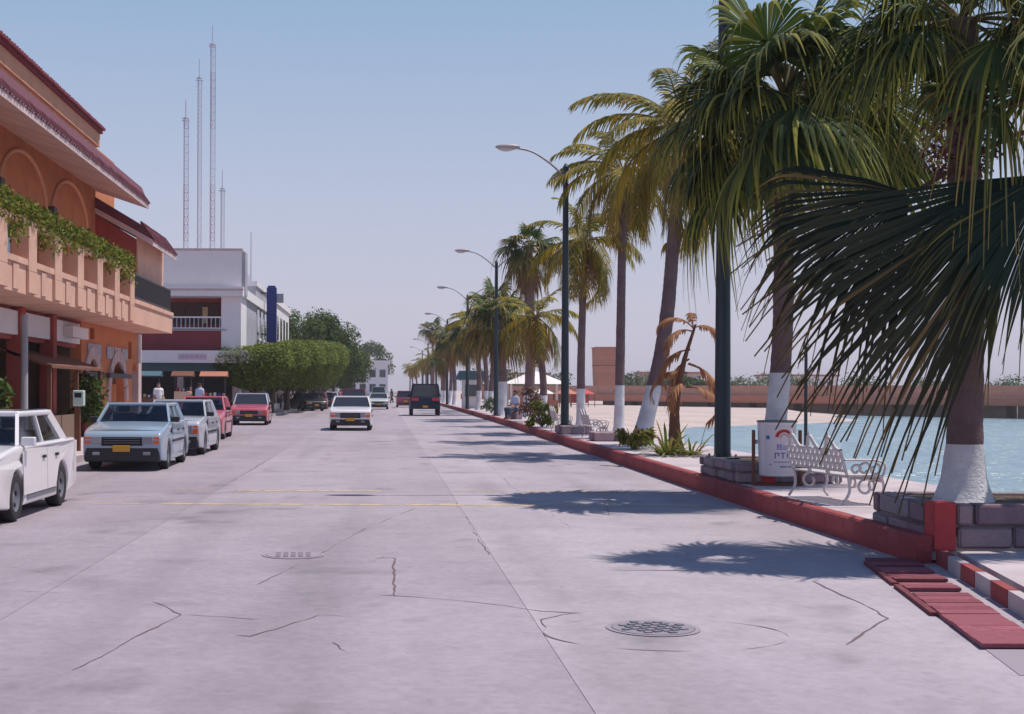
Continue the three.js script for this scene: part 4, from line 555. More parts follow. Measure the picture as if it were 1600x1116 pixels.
mesh('red_block', bx(0, 0.16, 0, 0.24, 0.1, -0.1, 0.01), M.redBright).position.set(5.5, 0.252, -19.5); tag(scene.children[scene.children.length - 1], 'small red painted block against the near lamp planter', 'block');
const lampSpots = [[5.42, 21.5, 0.53, 'dark lamp post standing in the low stone planter near the litter bin'], [5.75, 42.7, 0.49, 'second dark lamp post, by the slim palms'], [6.0, 72, 0.25, 'third dark lamp post along the red kerb'], [6.05, 97.6, 0.25, 'fourth dark lamp post along the red kerb'], [6.15, 131, 0.25, 'fifth lamp post along the red kerb'], [6.25, 161, 0.25, 'sixth lamp post, far down the kerb'], [6.4, 196, 0.25, 'seventh lamp post, far down the kerb'], [6.6, 232, 0.25, 'eighth lamp post, the farthest of the row']];
let lamp0;
lampSpots.forEach(([x, d, y, label], i) => {
  if (i) return dup(lamp0, [x, y, -d], 0, label, 'lamp posts along the promenade');
  const t = lamp0 = thing('lamp_post', label, 'lamp post', [x, y, -d], 0, 'lamp posts along the promenade');
  mesh('base_plate', bx(-0.22, 0.22, 0, 0.03, 0.22, -0.22, 0.01), M.pole, t); const s = new THREE.CylinderGeometry(0.085, 0.135, 8.2, 8); s.translate(0, 4.12, 0); mesh('post', uvm(s), M.pole, t); mesh('cap', new THREE.CylinderGeometry(0.03, 0.1, 0.12, 8).translate(0, 8.28, 0), M.pole, t); for (const [a, b] of [[-1, -1], [1, -1], [1, 1], [-1, 1]]) mesh('bolt', new THREE.CylinderGeometry(0.02, 0.02, 0.05, 6).translate(a * 0.17, 0.05, b * 0.17), M.armMetal, t);
  for (const sx of [-1, 1]) { const a = group('arm', t); mesh('bracket', tube([V(sx * 0.06, 7.95, 0), V(sx * 0.55, 8.38, 0), V(sx * 1.1, 8.72, 0), V(sx * 1.55, 8.82, 0)], 0.032, 16, 8), M.armMetal, a); const h = new THREE.SphereGeometry(1, 18, 12); h.scale(0.40, 0.10, 0.15); h.translate(sx * 1.85, 8.86, 0); mesh('lamp_head', h, M.lampHead, a); const l = new THREE.SphereGeometry(1, 14, 8, 0, 6.283, Math.PI / 2, Math.PI / 2); l.scale(0.27, 0.1, 0.12); l.translate(sx * 1.9, 8.815, 0); mesh('lens', l, M.lampGlass, a); }
});
{ // litter bin on its frame
  const t = thing('litter_bin', 'white litter bin with red arch emblem hung before the lamp planter', 'litter bin', [5.66, 0.25, -19.35]);
  const g = new THREE.LatheGeometry([[0.01, 0.14], [0.235, 0.14], [0.245, 0.16], [0.272, 0.92], [0.255, 0.92], [0.23, 0.18], [0.01, 0.17]].map((a) => new THREE.Vector2(...a)), 40); mesh('bin', uvm(g), M.whiteWarm, t); mesh('rim', new THREE.TorusGeometry(0.272, 0.014, 8, 40).rotateX(Math.PI / 2).translate(0, 0.925, 0), M.trimGrey, t);
  for (const s of [-1, 1]) { mesh('frame_post', bx(s * 0.335 - 0.02, s * 0.335 + 0.02, 0, 0.8, 0.03, -0.03, 0.008), M.timber, t); mesh('pivot', bx(s * 0.30 - 0.02, s * 0.30 + 0.02, 0.6, 0.66, 0.02, -0.02), M.iron, t); } mesh('frame_foot', bx(-0.36, 0.36, 0, 0.03, 0.05, -0.05), M.timber, t);
  const c = document.createElement('canvas'); c.width = 256; c.height = 384; const k = c.getContext('2d'); k.fillStyle = '#d6cbd0'; k.fillRect(0, 0, 256, 384); k.strokeStyle = '#b02a26'; k.lineWidth = 24; k.beginPath(); k.arc(142, 96, 50, Math.PI, 0); k.stroke(); k.lineWidth = 10; k.strokeStyle = '#c98a80'; k.beginPath(); k.arc(142, 100, 27, Math.PI, 0); k.stroke();
  k.fillStyle = '#2f72a8'; k.fillRect(14, 84, 28, 30); k.fillStyle = '#7c7cb0'; for (const [x, y, w, h] of [[92, 150, 14, 34], [112, 150, 14, 34], [136, 160, 10, 24], [152, 160, 10, 24], [168, 160, 14, 24], [190, 134, 14, 10], [88, 186, 120, 7]]) k.fillRect(x, y, w, h); k.fillStyle = '#5a6096'; for (const [x, y, w, h] of [[76, 216, 9, 46], [76, 216, 30, 9], [100, 216, 9, 30], [118, 216, 34, 9], [130, 216, 9, 46], [164, 216, 9, 42], [173, 222, 8, 18], [182, 216, 9, 42], [200, 216, 9, 42], [200, 249, 22, 9]]) k.fillRect(x, y, w, h); k.fillStyle = '#85819f'; k.fillRect(70, 286, 140, 8); k.fillRect(112, 320, 56, 14); k.fillRect(176, 320, 36, 14); k.fillStyle = '#9a95ad'; k.fillRect(34, 306, 20, 10);
  const tx = new THREE.CanvasTexture(c); tx.colorSpace = THREE.SRGBColorSpace; const pg = new THREE.CylinderGeometry(0.272, 0.2475, 0.70, 24, 1, true, -0.98, 1.96); pg.translate(0, 0.53, 0); mesh('printed_panel', pg, std(1, 1, 1, 0.7, { map: tx }), t);
}
let bench0;
[[5.55, 16.7, 0.16, 'white ornate cast iron bench by the near stone planter'], [5.95, 38.3, 0, 'white ornate cast iron bench by the slim straight palm'], [5.95, 45.5, 0, 'white ornate cast iron bench past the second lamp post']].forEach(([x, d, turn, label], i) => {
  if (i) return dup(bench0, [x, 0.25, -d], turn, label, 'white benches on the promenade');
  const t = bench0 = thing('bench', label, 'bench', [x, 0.25, -d], turn, 'white benches on the promenade'), r = 0.02; t.scale.set(0.85, 0.82, 0.9); // length along z, back toward the road (-x)
  const curl = (cx, cy, R, a0, a1, z, flip = 1) => { const p = []; for (let q = 0; q <= 10; q++) { const a = lerp(a0, a1, q / 10), k = R * (1 - 0.55 * q / 10); p.push(V(cx + Math.cos(a) * k * flip, cy + Math.sin(a) * k, z)); } return tube(p, r, 14, 5); };
  for (const z of [-0.78, 0.78]) { const e = group('end_frame', t); mesh('front_leg', tube([V(0.34, 0.42, z), V(0.38, 0.25, z), V(0.33, 0.1, z), V(0.40, 0.015, z)], 0.02, 12, 6), M.castWhite, e); mesh('rear_leg', tube([V(-0.16, 0.42, z), V(-0.14, 0.2, z), V(-0.24, 0.015, z)], 0.02, 12, 6), M.castWhite, e); mesh('arm_rest', tube([V(-0.22, 0.66, z), V(0.05, 0.66, z), V(0.32, 0.64, z), V(0.40, 0.58, z), V(0.36, 0.42, z)], 0.018, 14, 6), M.castWhite, e); mesh('scroll', join([curl(0.08, 0.53, 0.10, 0, 6, z), curl(0.24, 0.52, 0.09, 2, 8, z, -1), curl(0.1, 0.26, 0.13, 1, 7, z), curl(-0.05, 0.52, 0.08, 0, 6, z)]), M.castWhite, e); }
  for (let k = 0; k < 7; k++) mesh('seat_slat', bx(-0.16 + k * 0.075, -0.105 + k * 0.075, 0.415, 0.44, -0.80, 0.80, 0.008), M.castWhite, t); mesh('apron', join([bx(0.35, 0.37, 0.33, 0.41, -0.78, 0.78), ...[-0.5, 0, 0.5].map((z) => { const g = new THREE.TorusGeometry(0.07, r, 5, 14); g.rotateY(Math.PI / 2); g.translate(0.36, 0.27, z); return g; })]), M.castWhite, t);
  const backX = (y) => -0.17 - (y - 0.42) * 0.28;
  for (let k = 0; k < 3; k++) { // three crested back panels, each a web of rings and bars
    const z0 = -0.79 + k * 0.527, z1 = z0 + 0.52, zc = (z0 + z1) / 2, L = []; const top = (z) => 0.80 + 0.19 * Math.exp(-Math.pow((z - zc) / 0.1, 2)); const edge = []; for (let q = 0; q <= 14; q++) { const z = lerp(z0, z1, q / 14); edge.push(V(backX(top(z)), top(z), z)); } L.push(tube(edge, 0.028, 24, 5)); L.push(bar(V(backX(0.5), 0.5, z0), V(backX(0.5), 0.5, z1), 0.03, 0.04)); for (const z of [z0 + 0.015, z1 - 0.015]) L.push(bar(V(backX(0.43), 0.43, z), V(backX(top(z)), top(z), z), 0.03, 0.03, V(0, 0, 1)));
    for (let a = 0; a < 4; a++) for (let b = 0; b < 3; b++) { const g = new THREE.TorusGeometry(0.052, 0.022, 6, 12); g.rotateY(Math.PI / 2); g.translate(backX(0.56 + b * 0.1), 0.56 + b * 0.1, z0 + 0.07 + a * 0.127); L.push(g); } const fin = new THREE.ConeGeometry(0.03, 0.12, 6); fin.translate(backX(1.0), 1.03, zc); L.push(fin); mesh('back_panel', join(L), M.castWhite, t);
  }
});
{ const t = thing('thin_post', 'thin dark post at the sea wall behind the white bench', 'post', [7.85, 0.25, -25]); mesh('shaft', new THREE.CylinderGeometry(0.03, 0.035, 2.2, 8).translate(0, 1.1, 0), M.pole, t); mesh('foot', new THREE.CylinderGeometry(0.09, 0.1, 0.04, 10).translate(0, 0.02, 0), M.pole, t); mesh('top_light', new THREE.SphereGeometry(0.06, 10, 8).translate(0, 2.24, 0), M.lampHead, t); }
function strapPlant(x, d, n, len, label) { // long bent strap leaves from one root
  const t = thing('spiky_plant', label, 'plant', [x, 0.25, -d]); for (let i = 0; i < n; i++) { const a = i * 2.39996, e = lerp(1.45, 0.35, Math.sqrt(i / n)), L = len * rr(0.6, 1.1), w = 0.028 * rr(0.7, 1.3), pos = [], col = [], idx = [], k = rr(0.7, 1.3), c0 = [[0.16, 0.2, 0.035], [0.24, 0.25, 0.05], [0.10, 0.15, 0.03], [0.30, 0.22, 0.06]][i % 4], r = 0.05 + 0.16 * rnd(); for (let j = 0; j <= 5; j++) { const q = j / 5, h = r + Math.cos(e) * L * q + 0.12 * q * q * L, y = Math.sin(e) * L * q - 0.45 * q * q * L * Math.cos(e) + 0.02, ww = w * (j === 5 ? 0.1 : 1 - 0.4 * q) * (j ? 1 : 0.7); for (const b of [-1, 1]) { pos.push(Math.cos(a) * h - Math.sin(a) * ww * b, Math.max(0.01, y), Math.sin(a) * h + Math.cos(a) * ww * b); col.push(...c0.map((v) => v * k)); } if (j) { const o = j * 2; idx.push(o - 2, o - 1, o, o - 1, o + 1, o); } } const g = new THREE.BufferGeometry(); g.setAttribute('position', new THREE.Float32BufferAttribute(pos, 3)); g.setAttribute('color', new THREE.Float32BufferAttribute(col, 3)); g.setIndex(idx); g.computeVertexNormals(); mesh('leaf', g, M.leafThin, t); }
}
function shrub(x, d, r, h, n, label, tones, flower) { const t = thing('shrub', label, 'shrub', [x, 0.25, -d]); const L = []; for (let i = 0; i < 9; i++) { const a = i * 0.7; L.push(limb(V(0, 0, 0), V(Math.cos(a) * r * 0.7, h * rr(0.5, 0.95), Math.sin(a) * r * 0.7), 0.025, 0.008)); } mesh('stems', join(L), M.bark, t); const bl = []; for (let i = 0; i < 14; i++) { const a = rr(0, 6.28), q = Math.sqrt(rnd()) * r; bl.push([V(Math.cos(a) * q, rr(0.15, 0.9) * h, Math.sin(a) * q), rr(0.12, 0.24) * (r + h) * 0.6]); } const o = V(), f = (p) => { const [b, k] = bl[Math.floor(rnd() * 14)]; o.set(rr(-1, 1), rr(-1, 1), rr(-1, 1)).normalize(); p.copy(b).addScaledVector(o, k * Math.sqrt(rnd())); p.y = Math.max(p.y, 0.03); return o; }; mesh('foliage', leafMass(n, f, 0.13, tones), M.leafThin, t); if (flower) mesh('flowers', leafMass(220, f, 0.09, [[0.5, 0.06, 0.14], [0.6, 0.14, 0.2]]), M.leafThin, t); }
strapPlant(5.95, 28.2, 64, 0.85, 'spiky yellow green plant growing by the dead brown palm'); shrub(5.85, 31.4, 0.36, 0.5, 900, 'flowering shrub at the white palm foot', OLIVE, true); strapPlant(6.4, 28.0, 26, 0.75, 'small upright spiky plant toward the sea wall'); shrub(5.95, 50.5, 0.6, 0.95, 1100, 'yellow green shrub before the second lamp post', OLIVE); shrub(6.3, 57, 0.5, 1.7, 900, 'brown dry shrub past the second lamp post', [[0.2, 0.10, 0.07], [0.15, 0.08, 0.06]]); shrub(6.4, 80, 0.7, 1.1, 700, 'dark shrub beyond the third lamp post', GREEN);

// ---------------------------------------------------------------- pier, far shore
{
  const t = thing('pier_bridge', 'long low pier with orange parapet crossing the bay', 'pier'), a = V(22, 0, -240), b = V(190, 0, -(158 - (190 - 80) * 1.0)), dir = V(80 - 32, 0, -(158 - 226)).normalize(), at = (s, y, off = 0) => V(32 + dir.x * s - dir.z * off, y, -226 + dir.z * s + dir.x * off);
  for (let k = -3; k < 16; k++) mesh('parapet_panel', bar(at(k * 9.4, 1.75), at(k * 9.4 + 9.3, 1.75), 0.3, 1.5), plasterPier(), t); mesh('deck_beam', bar(at(-28, 0.5), at(150, 0.5), 4.2, 0.98), M.brick, t);
  for (let k = 0; k < 18; k++) mesh('pier_wall', bar(at(8 + k * 7.8, -1.7), at(14.4 + k * 7.8, -1.7), 2.4, 3.4), M.inner, t);
}
function plasterPier() { return bank.pier ??= plaster(0.62, 0.36, 0.26); }
{ const t = thing('brick_tower', 'square orange brick water tower beyond the bay', 'tower', [50, -0.2, -300]); const g = prism([[-2.7, 0], [2.7, 0], [3.0, 5.5], [3.15, 11.4], [-3.15, 11.4], [-3.0, 5.5]], 6); mesh('tank', uvm(g), M.brick, t); mesh('rim', bx(-3.3, 3.3, 11.4, 11.6, 3.1, -3.1), M.brick, t); mesh('band', bx(-3.14, 3.14, 7.4, 7.6, 3.02, -3.02), M.maroon, t); }
{ const t = thing('beach_pavilion', 'white roofed open pavilion beyond the promenade palms', 'pavilion', [13.2, -0.1, -118]); for (const [x, z] of [[-2.2, 1.8], [2.2, 1.8], [2.2, -1.8], [-2.2, -1.8]]) mesh('post', bx(x - 0.09, x + 0.09, -1.2, 2.3, z + 0.09, z - 0.09), M.white, t); const g = new THREE.ConeGeometry(3.8, 1.2, 4); g.rotateY(Math.PI / 4); g.translate(0, 2.9, 0); mesh('roof', uvm(g), M.whiteWarm, t); mesh('counter', bx(-1.9, 1.9, -1.2, 0.9, 1.7, 1.4), M.brick, t); }
[[27.5, 186, M.redBright, 'red sunshade tent standing on the sand'], [24.6, 182, M.brick, 'orange sunshade tent standing on the sand'], [22.4, 190, M.white, 'white sunshade tent standing on the sand']].forEach(([x, d, m, label]) => { const t = thing('sunshade_tent', label, 'tent', [x, -0.65, -d], 0.2, 'sunshade tents on the beach'); const g = new THREE.ConeGeometry(2.0, 0.9, 4); g.rotateY(Math.PI / 4); g.translate(0, 2.3, 0); mesh('canopy', uvm(g), m, t); for (const [a, b] of [[-1.3, 1.3], [1.3, 1.3], [1.3, -1.3], [-1.3, -1.3]]) mesh('pole', bx(a - 0.04, a + 0.04, -0.1, 1.86, b + 0.04, b - 0.04), M.frame, t); mesh('side_sheet', bx(-1.25, 1.25, 0.6, 1.8, -1.25, -1.29), m, t); });
{ const t = thing('kiosk', 'small promenade kiosk with blue grey roof by the kerb', 'kiosk', [6.75, 0.25, -104]); mesh('body', bx(-0.7, 0.7, 0, 2.2, 0.6, -0.6, 0.03), M.whiteWarm, t); mesh('roof', prism([[-1.2, 2.21], [1.2, 2.21], [0.9, 2.85], [-0.9, 2.85]], 2.0, 0.03), M.teal, t); mesh('hatch', bx(-0.5, 0.5, 1.0, 1.8, 0.601, 0.64), M.windowGlass, t); mesh('shelf', bx(-0.55, 0.55, 0.92, 0.97, 0.602, 0.85), M.timber, t); }
[[30, 300, 5.5, 6], [39, 315, 6.2, 8], [58, 310, 6.5, 6], [57, 246, 4.8, 3.2], [70, 330, 6, 8], [86, 320, 5, 8], [100, 330, 6, 9], [118, 325, 5.2, 9], [136, 335, 6, 9], [26, 330, 7, 8], [150, 320, 5, 9]].forEach(([x, d, h, r], i) => broadTree(x, d, h, r, 0.6, 1500, ['far bushy tree left of the brick tower base', 'wide far tree beside the brick tower', 'far tree right behind the brick tower', 'green bush at the landward end of the pier', 'far tree over the pier, past the tower', 'far wide tree over the middle of the pier', 'far tree over the pier, wide and low', 'low far tree over the pier openings', 'far tree over the far pier half', 'hazy tree behind the beach tents', 'farthest hazy tree over the pier'][i], 0.7));
[[36, 350, 13, 5.5, M.whiteWarm, 'low white house on the far shore'], [76, 360, 16, 6, M.stoneTrim, 'tan house on the far shore behind the trees'], [112, 365, 20, 5.5, M.white, 'long white house on the far shore']].forEach(([x, d, w, h, m, label]) => { const t = thing('shore_house', label, 'house', [x, 0.3, -d]); mesh('wall', bx(-w / 2, w / 2, 0, h, 4, -4), m, t); mesh('roof', bx(-w / 2 - 0.4, w / 2 + 0.4, h, h + 0.5, 4.4, -4.4), M.brick, t); for (let k = 0; k < 5; k++) mesh('window', bx(-w / 2 + 1 + k * w / 5, -w / 2 + 2.4 + k * w / 5, 2, 4, 4.001, 4.03), M.windowGlass, t); });
[[23.4, 174, 11, 'thin bare pole standing on the beach'], [27.5, 205, 12, 'farther thin bare pole beyond the beach tents']].forEach(([x, d, h, label]) => { const t = thing('beach_pole', label, 'pole', [x, -0.9, -d]); mesh('shaft', new THREE.CylinderGeometry(0.06, 0.1, h, 8).translate(0, h / 2, 0), M.mast, t); mesh('lamp', bx(-0.3, 0.3, h, h + 0.15, 0.12, -0.12, 0.03), M.lampHead, t); });

// ---------------------------------------------------------------- cars (built facing +z, that is toward the eye)
function makeCar(o) {
  const { L = 4.25, W = 1.64, H = 1.36, belt = 0.9, hoodY = 0.74, noseY = 0.66, deckY = 0.88, zc = 0.82, zb = -1.25, rf = 0.22, rb = -0.95, wf = 1.24, wr = -1.26, wheelR = 0.295, gc = 0.2, body, lower, tailY = 0.8, twoTone, bumper = M.black, sq = 0 } = o;
  const t = thing(o.name ?? 'parked_car', o.label, 'car', [o.x, 0, -o.d], o.turn ?? 0, o.group), h = L / 2, ar = wheelR + 0.06;
  const bend = (g) => { const p = g.attributes.position; for (let i = 0; i < p.count; i++) { let x = p.getX(i); const y = p.getY(i), z = p.getZ(i); x *= 1 - 0.07 * clamp(y - 0.55, 0, 1) - 0.05 * clamp(0.4 - y, 0, 1) - (0.055 - 0.03 * sq) * Math.pow(clamp((Math.abs(z) - h + 0.55) / 0.55, 0, 1), 2); p.setX(i, x); } return uvm(toCreasedNormals(g, 0.55)); };
  const arch = (s, z) => { s.lineTo(z + ar, gc); s.absarc(z, wheelR, ar, -Math.asin(Math.min(0.9, (wheelR - gc) / ar)), Math.PI + Math.asin(Math.min(0.9, (wheelR - gc) / ar)), false); s.lineTo(z - ar, gc); };
  const side = (bev) => { const s = new THREE.Shape(); s.moveTo(h - 0.06, gc + 0.05); arch(s, wf); arch(s, wr); s.lineTo(-h + 0.1, gc + 0.06); s.lineTo(-h + 0.02, 0.5); s.lineTo(-h + 0.04, tailY); s.quadraticCurveTo(-h + 0.06, deckY, -h + 0.16, deckY); s.lineTo(zb, belt + 0.01); s.lineTo(zc, belt); s.quadraticCurveTo(h - 0.6, hoodY + 0.1, h - 0.12, hoodY); s.quadraticCurveTo(h, hoodY - 0.02, h - 0.0, noseY - 0.05); s.lineTo(h - 0.02, 0.42); return s; };
  const g = new THREE.ExtrudeGeometry(side(), { depth: W - 0.1, bevelEnabled: true, bevelSize: 0.035, bevelThickness: 0.05, bevelSegments: 3, curveSegments: 14 }); g.rotateY(-Math.PI / 2); g.translate((W - 0.1) / 2, 0, 0); mesh('body', bend(g), body, t);
  if (lower) for (const s of [-1, 1]) mesh('sill_band', bend(bx(s * (W / 2 - 0.01), s * (W / 2 + 0.008), gc + 0.03, 0.43, wf - ar - 0.05, wr + ar + 0.05)), lower, t);
  mesh('underbody', bx(-W / 2 + 0.12, W / 2 - 0.12, gc - 0.02, gc + 0.3, h - 0.4, -h + 0.4), M.dark, t);
  // hood panel
  const hp = (z) => { let a = 0, b = 1; for (let i = 0; i < 24; i++) { const m = (a + b) / 2, zz = (1 - m) * (1 - m) * zc + 2 * m * (1 - m) * (h - 0.6) + m * m * (h - 0.12); if (zz < z) a = m; else b = m; } return (1 - a) * (1 - a) * belt + 2 * a * (1 - a) * (hoodY + 0.1) + a * a * hoodY + 0.0365; };
  const hg = new THREE.PlaneGeometry(W - 0.16, h - 0.2 - zc - 0.05, 10, 10); hg.rotateX(-Math.PI / 2); hg.translate(0, 0, (h - 0.15 + zc) / 2); { const p = hg.attributes.position; for (let i = 0; i < p.count; i++) { const x = p.getX(i) / (W / 2); p.setY(i, hp(p.getZ(i)) + 0.014 * (1 - x * x)); } mesh('hood', bend(hg), body, t); }
  // cabin: roof, pillars, panes
  const bw = W / 2 - 0.07, tw = W / 2 - 0.20, y0 = belt + 0.02, y1 = H - 0.045, P = { af: V(bw, y0, zc - 0.02), at: V(tw, y1, rf), cb: V(bw, y0, zb + 0.04), ct: V(tw, y1, rb) }, mid = (rf + rb) / 2 - 0.05, bz = (zc + zb) / 2 - 0.02, mir = (v, s) => V(v.x * s, v.y, v.z);
  const rg = new RoundedBoxGeometry(tw * 2 + 0.10, 0.075, rf - rb + 0.14, 3, 0.035); rg.translate(0, H - 0.037, (rf + rb) / 2); { const p = rg.attributes.position; for (let i = 0; i < p.count; i++) p.setY(i, p.getY(i) - 0.03 * Math.pow(p.getX(i) / tw, 2) - 0.02 * Math.pow((p.getZ(i) - (rf + rb) / 2) / ((rf - rb) / 2), 2) + 0.015); rg.computeVertexNormals(); } mesh('roof', uvm(rg), twoTone ?? body, t);
  for (const s of [-1, 1]) { mesh('pillar', bar(mir(P.af, s), mir(P.at.clone().lerp(P.af, 0.03), s), 0.045, 0.055), twoTone ?? body, t); mesh('pillar', bar(mir(P.cb, s), mir(P.cb.clone().lerp(P.ct, 0.9), s), 0.06, 0.12), twoTone ?? body, t); mesh('pillar', bar(V(s * bw, y0, bz), V(s * tw, y1, mid), 0.04, 0.06, V(0, 0, 1)), twoTone ?? body, t); }
  const pane = (name, pts) => { const g = new THREE.BufferGeometry(); g.setAttribute('position', new THREE.Float32BufferAttribute(pts.flatMap((v) => [v.x, v.y, v.z]), 3)); g.setIndex([0, 1, 2, 0, 2, 3]); g.computeVertexNormals(); uvm(g); return mesh(name, g, o.d > 50 ? M.windowGlass : M.glass, t); };
  pane('windscreen', [mir(P.af, -1), P.af, P.at, mir(P.at, -1)].map((v) => v.clone().add(V(0, 0.005, -0.01)))); pane('rear_window', [P.cb, mir(P.cb, -1), mir(P.ct, -1), P.ct].map((v) => v.clone().add(V(0, 0.005, 0.01))));
  for (const s of [-1, 1]) { const k = (v) => mir(v, s).add(V(-s * 0.012, 0, 0)); pane('side_window', [k(P.af), k(V(bw, y0, bz)), k(V(tw, y1, mid)), k(P.at)]); pane('side_window', [k(V(bw, y0, bz)), k(P.cb), k(P.ct), k(V(tw, y1, mid))]); const fr = [bar(k(P.at), k(P.ct), 0.05, 0.04)]; mesh('window_trim', join(fr), M.black, t); }
  // cabin inside
  mesh('dashboard', bx(-bw + 0.06, bw - 0.06, belt - 0.16, belt + 0.035, zc - 0.08, zc - 0.42, 0.03), M.seat, t); mesh('cabin_floor', bx(-bw + 0.05, bw - 0.05, belt - 0.1, belt - 0.02 + 0.035, zc - 0.45, zb + 0.05), M.dark, t);
  for (const s of [-1, 1]) { const st = group('front_seat', t); mesh('back', bx(s * 0.36 - 0.24, s * 0.36 + 0.24, belt - 0.05, belt + 0.2, bz + 0.1, bz - 0.04, 0.05), M.seat, st); mesh('head_rest', bx(s * 0.36 - 0.12, s * 0.36 + 0.12, belt + 0.22, belt + 0.34, bz + 0.05, bz - 0.03, 0.03), M.seat, st); } mesh('rear_seat', bx(-bw + 0.1, bw - 0.1, belt - 0.04, belt + 0.17, zb + 0.55, zb + 0.38, 0.05), M.seat, t); mesh('steering_wheel', new THREE.TorusGeometry(0.18, 0.015, 6, 20).rotateX(-0.4).translate(0.36, belt + 0.06, zc - 0.5), M.black, t);
  // doors with handles
  for (const s of [-1, 1]) for (const [a, b] of [[zc - 0.06, bz + 0.01], [bz - 0.01, Math.max(wr + ar * 0.6, zb + 0.06)]]) { const d = group('door', t), lo = gc + 0.1; const sh = new THREE.Shape(); sh.moveTo(a, lo); sh.lineTo(a, belt - 0.03); sh.lineTo(b, belt - 0.03); if (b < wr + ar + 0.05) { sh.lineTo(b, wheelR + ar + 0.03); sh.lineTo(wr + ar + 0.06, wheelR + 0.05); sh.lineTo(wr + ar + 0.06, lo); } else sh.lineTo(b, lo); const dg = new THREE.ExtrudeGeometry(sh, { depth: 0.012, bevelEnabled: false }); dg.rotateY(-Math.PI / 2); dg.translate(s * (W / 2 + (lower ? 0.0095 : 0.004)) + 0.006, 0, 0); mesh('door_panel', bend(dg), body, d); mesh('handle', bend(bx(s * (W / 2 + 0.012), s * (W / 2 + 0.035), belt - 0.16, belt - 0.12, b + 0.1, b + 0.24, 0.008)), M.black, d); }
  if (o.strip !== false) for (const s of [-1, 1]) mesh('side_strip', bend(bx(s * (W / 2 + 0.012), s * (W / 2 + 0.026), 0.53, 0.575, wf - ar - 0.02, wr + ar + 0.02)), M.black, t);
  for (const s of [-1, 1]) mesh('door_mirror', bx(s * (W / 2 - 0.05), s * (W / 2 + 0.12), belt + 0.03, belt + 0.14, zc - 0.12, zc - 0.22, 0.02), o.mirror ?? M.black, t);
  // wheels
  for (const s of [-1, 1]) for (const z of [wf, wr]) { const w = group('wheel', t); w.position.set(s * (W / 2 - 0.11), wheelR, z); const ty = new THREE.LatheGeometry([[0.6, -0.09], [0.9, -0.095], [0.99, -0.07], [1, 0], [0.99, 0.07], [0.9, 0.095], [0.6, 0.09]].map(([a, b]) => new THREE.Vector2(a * wheelR, b)), 26); ty.rotateZ(Math.PI / 2); mesh('tyre', uvm(ty), M.tyre, w); const ri = new THREE.LatheGeometry([[0.01, 0.055], [0.12, 0.06], [0.3, 0.04], [0.52, 0.05], [0.6, 0.085], [0.63, 0.08], [0.6, -0.05], [0.01, -0.05]].map(([a, b]) => new THREE.Vector2(a * wheelR, b)), 22); ri.rotateZ(-s * Math.PI / 2); mesh('rim', uvm(ri), M.rim, w); for (let k = 0; k < 5; k++) { const a = k * 1.2566; mesh('vent', new THREE.SphereGeometry(0.03, 6, 5).scale(0.4, 1, 1).translate(s * 0.05, Math.cos(a) * wheelR * 0.42, Math.sin(a) * wheelR * 0.42), M.dark, w); } }
  // front
  const fw = W * 0.93, hf = h + 0.036; const bump = (z, dir, y0b, y1b) => { const g = new RoundedBoxGeometry(fw, y1b - y0b, 0.20, 3, 0.05); g.translate(0, (y0b + y1b) / 2, z); const p = g.attributes.position; for (let i = 0; i < p.count; i++) p.setZ(i, p.getZ(i) - dir * 0.10 * Math.pow(Math.abs(p.getX(i)) / (fw / 2), 3)); g.computeVertexNormals(); return uvm(g); };
  mesh('front_bumper', bump(h, 1, gc - 0.02, 0.52), bumper, t); mesh('rear_bumper', bump(-h + 0.02, -1, gc + 0.1, 0.50), bumper, t);
  mesh('grille', bx(-0.40, 0.40, 0.50, noseY + 0.01, hf - 0.06, hf + 0.012, 0.01), M.dark, t); for (let k = 0; k < 3; k++) mesh('grille_bar', bx(-0.35, 0.35, 0.55 + k * 0.045, 0.562 + k * 0.045, hf + 0.013, hf + 0.022), M.trimGrey, t);
  for (const s of [-1, 1]) { mesh('headlight', bx(s * 0.38, s * 0.60, 0.53, noseY + 0.02, hf - 0.1, hf + 0.012, 0.015), M.lens, t); mesh('indicator', bx(s * 0.61, s * (W / 2 - 0.075), 0.53, noseY + 0.015, hf - 0.22, hf - 0.002, 0.01), M.amber, t); mesh('fog_light', bx(s * 0.42, s * 0.56, gc + 0.12, gc + 0.18, h + 0.08, h + 0.105, 0.01), M.lens, t); mesh('tail_light', bx(s * 0.42, s * (W / 2 - 0.09), tailY - 0.17, tailY, -hf + 0.08, -hf - 0.012, 0.01), M.red, t); }
  mesh('number_plate', bx(-0.165, 0.165, 0.385, 0.51, h + 0.095, h + 0.115, 0.006), M.plate, t); mesh('number_plate', bx(-0.165, 0.165, 0.52, 0.65, -hf - 0.018, -hf + 0.03, 0.006), M.plate, t);
  return t;
}
const whiteP = paint(0.78, 0.73, 0.75), blueP = paint(0.27, 0.355, 0.46), silverP = paint(0.43, 0.45, 0.51), redP = paint(0.52, 0.07, 0.115), pinkP = paint(0.56, 0.10, 0.15), blackP = paint(0.02, 0.02, 0.03), paleP = paint(0.60, 0.66, 0.64), darkRedP = paint(0.22, 0.03, 0.06), navyP = paint(0.012, 0.018, 0.04);
const PG = 'cars parked along the left kerb';
makeCar({ label: 'white saloon parked at the left kerb with grey lower sides', x: -5.24, d: 17.3, L: 4.3, W: 1.68, H: 1.36, wf: 1.12, wr: -1.14, zc: 0.95, zb: -1.45, rf: 0.45, rb: -0.95, belt: 0.87, body: whiteP, lower: M.trimGrey, group: PG, strip: false, mirror: whiteP, bumper: M.trimGrey });
makeCar({ label: 'light blue saloon with black front bumper and yellow plate', x: -5.14, d: 28.3, L: 4.25, W: 1.60, H: 1.36, body: blueP, group: PG, turn: 0.02 });
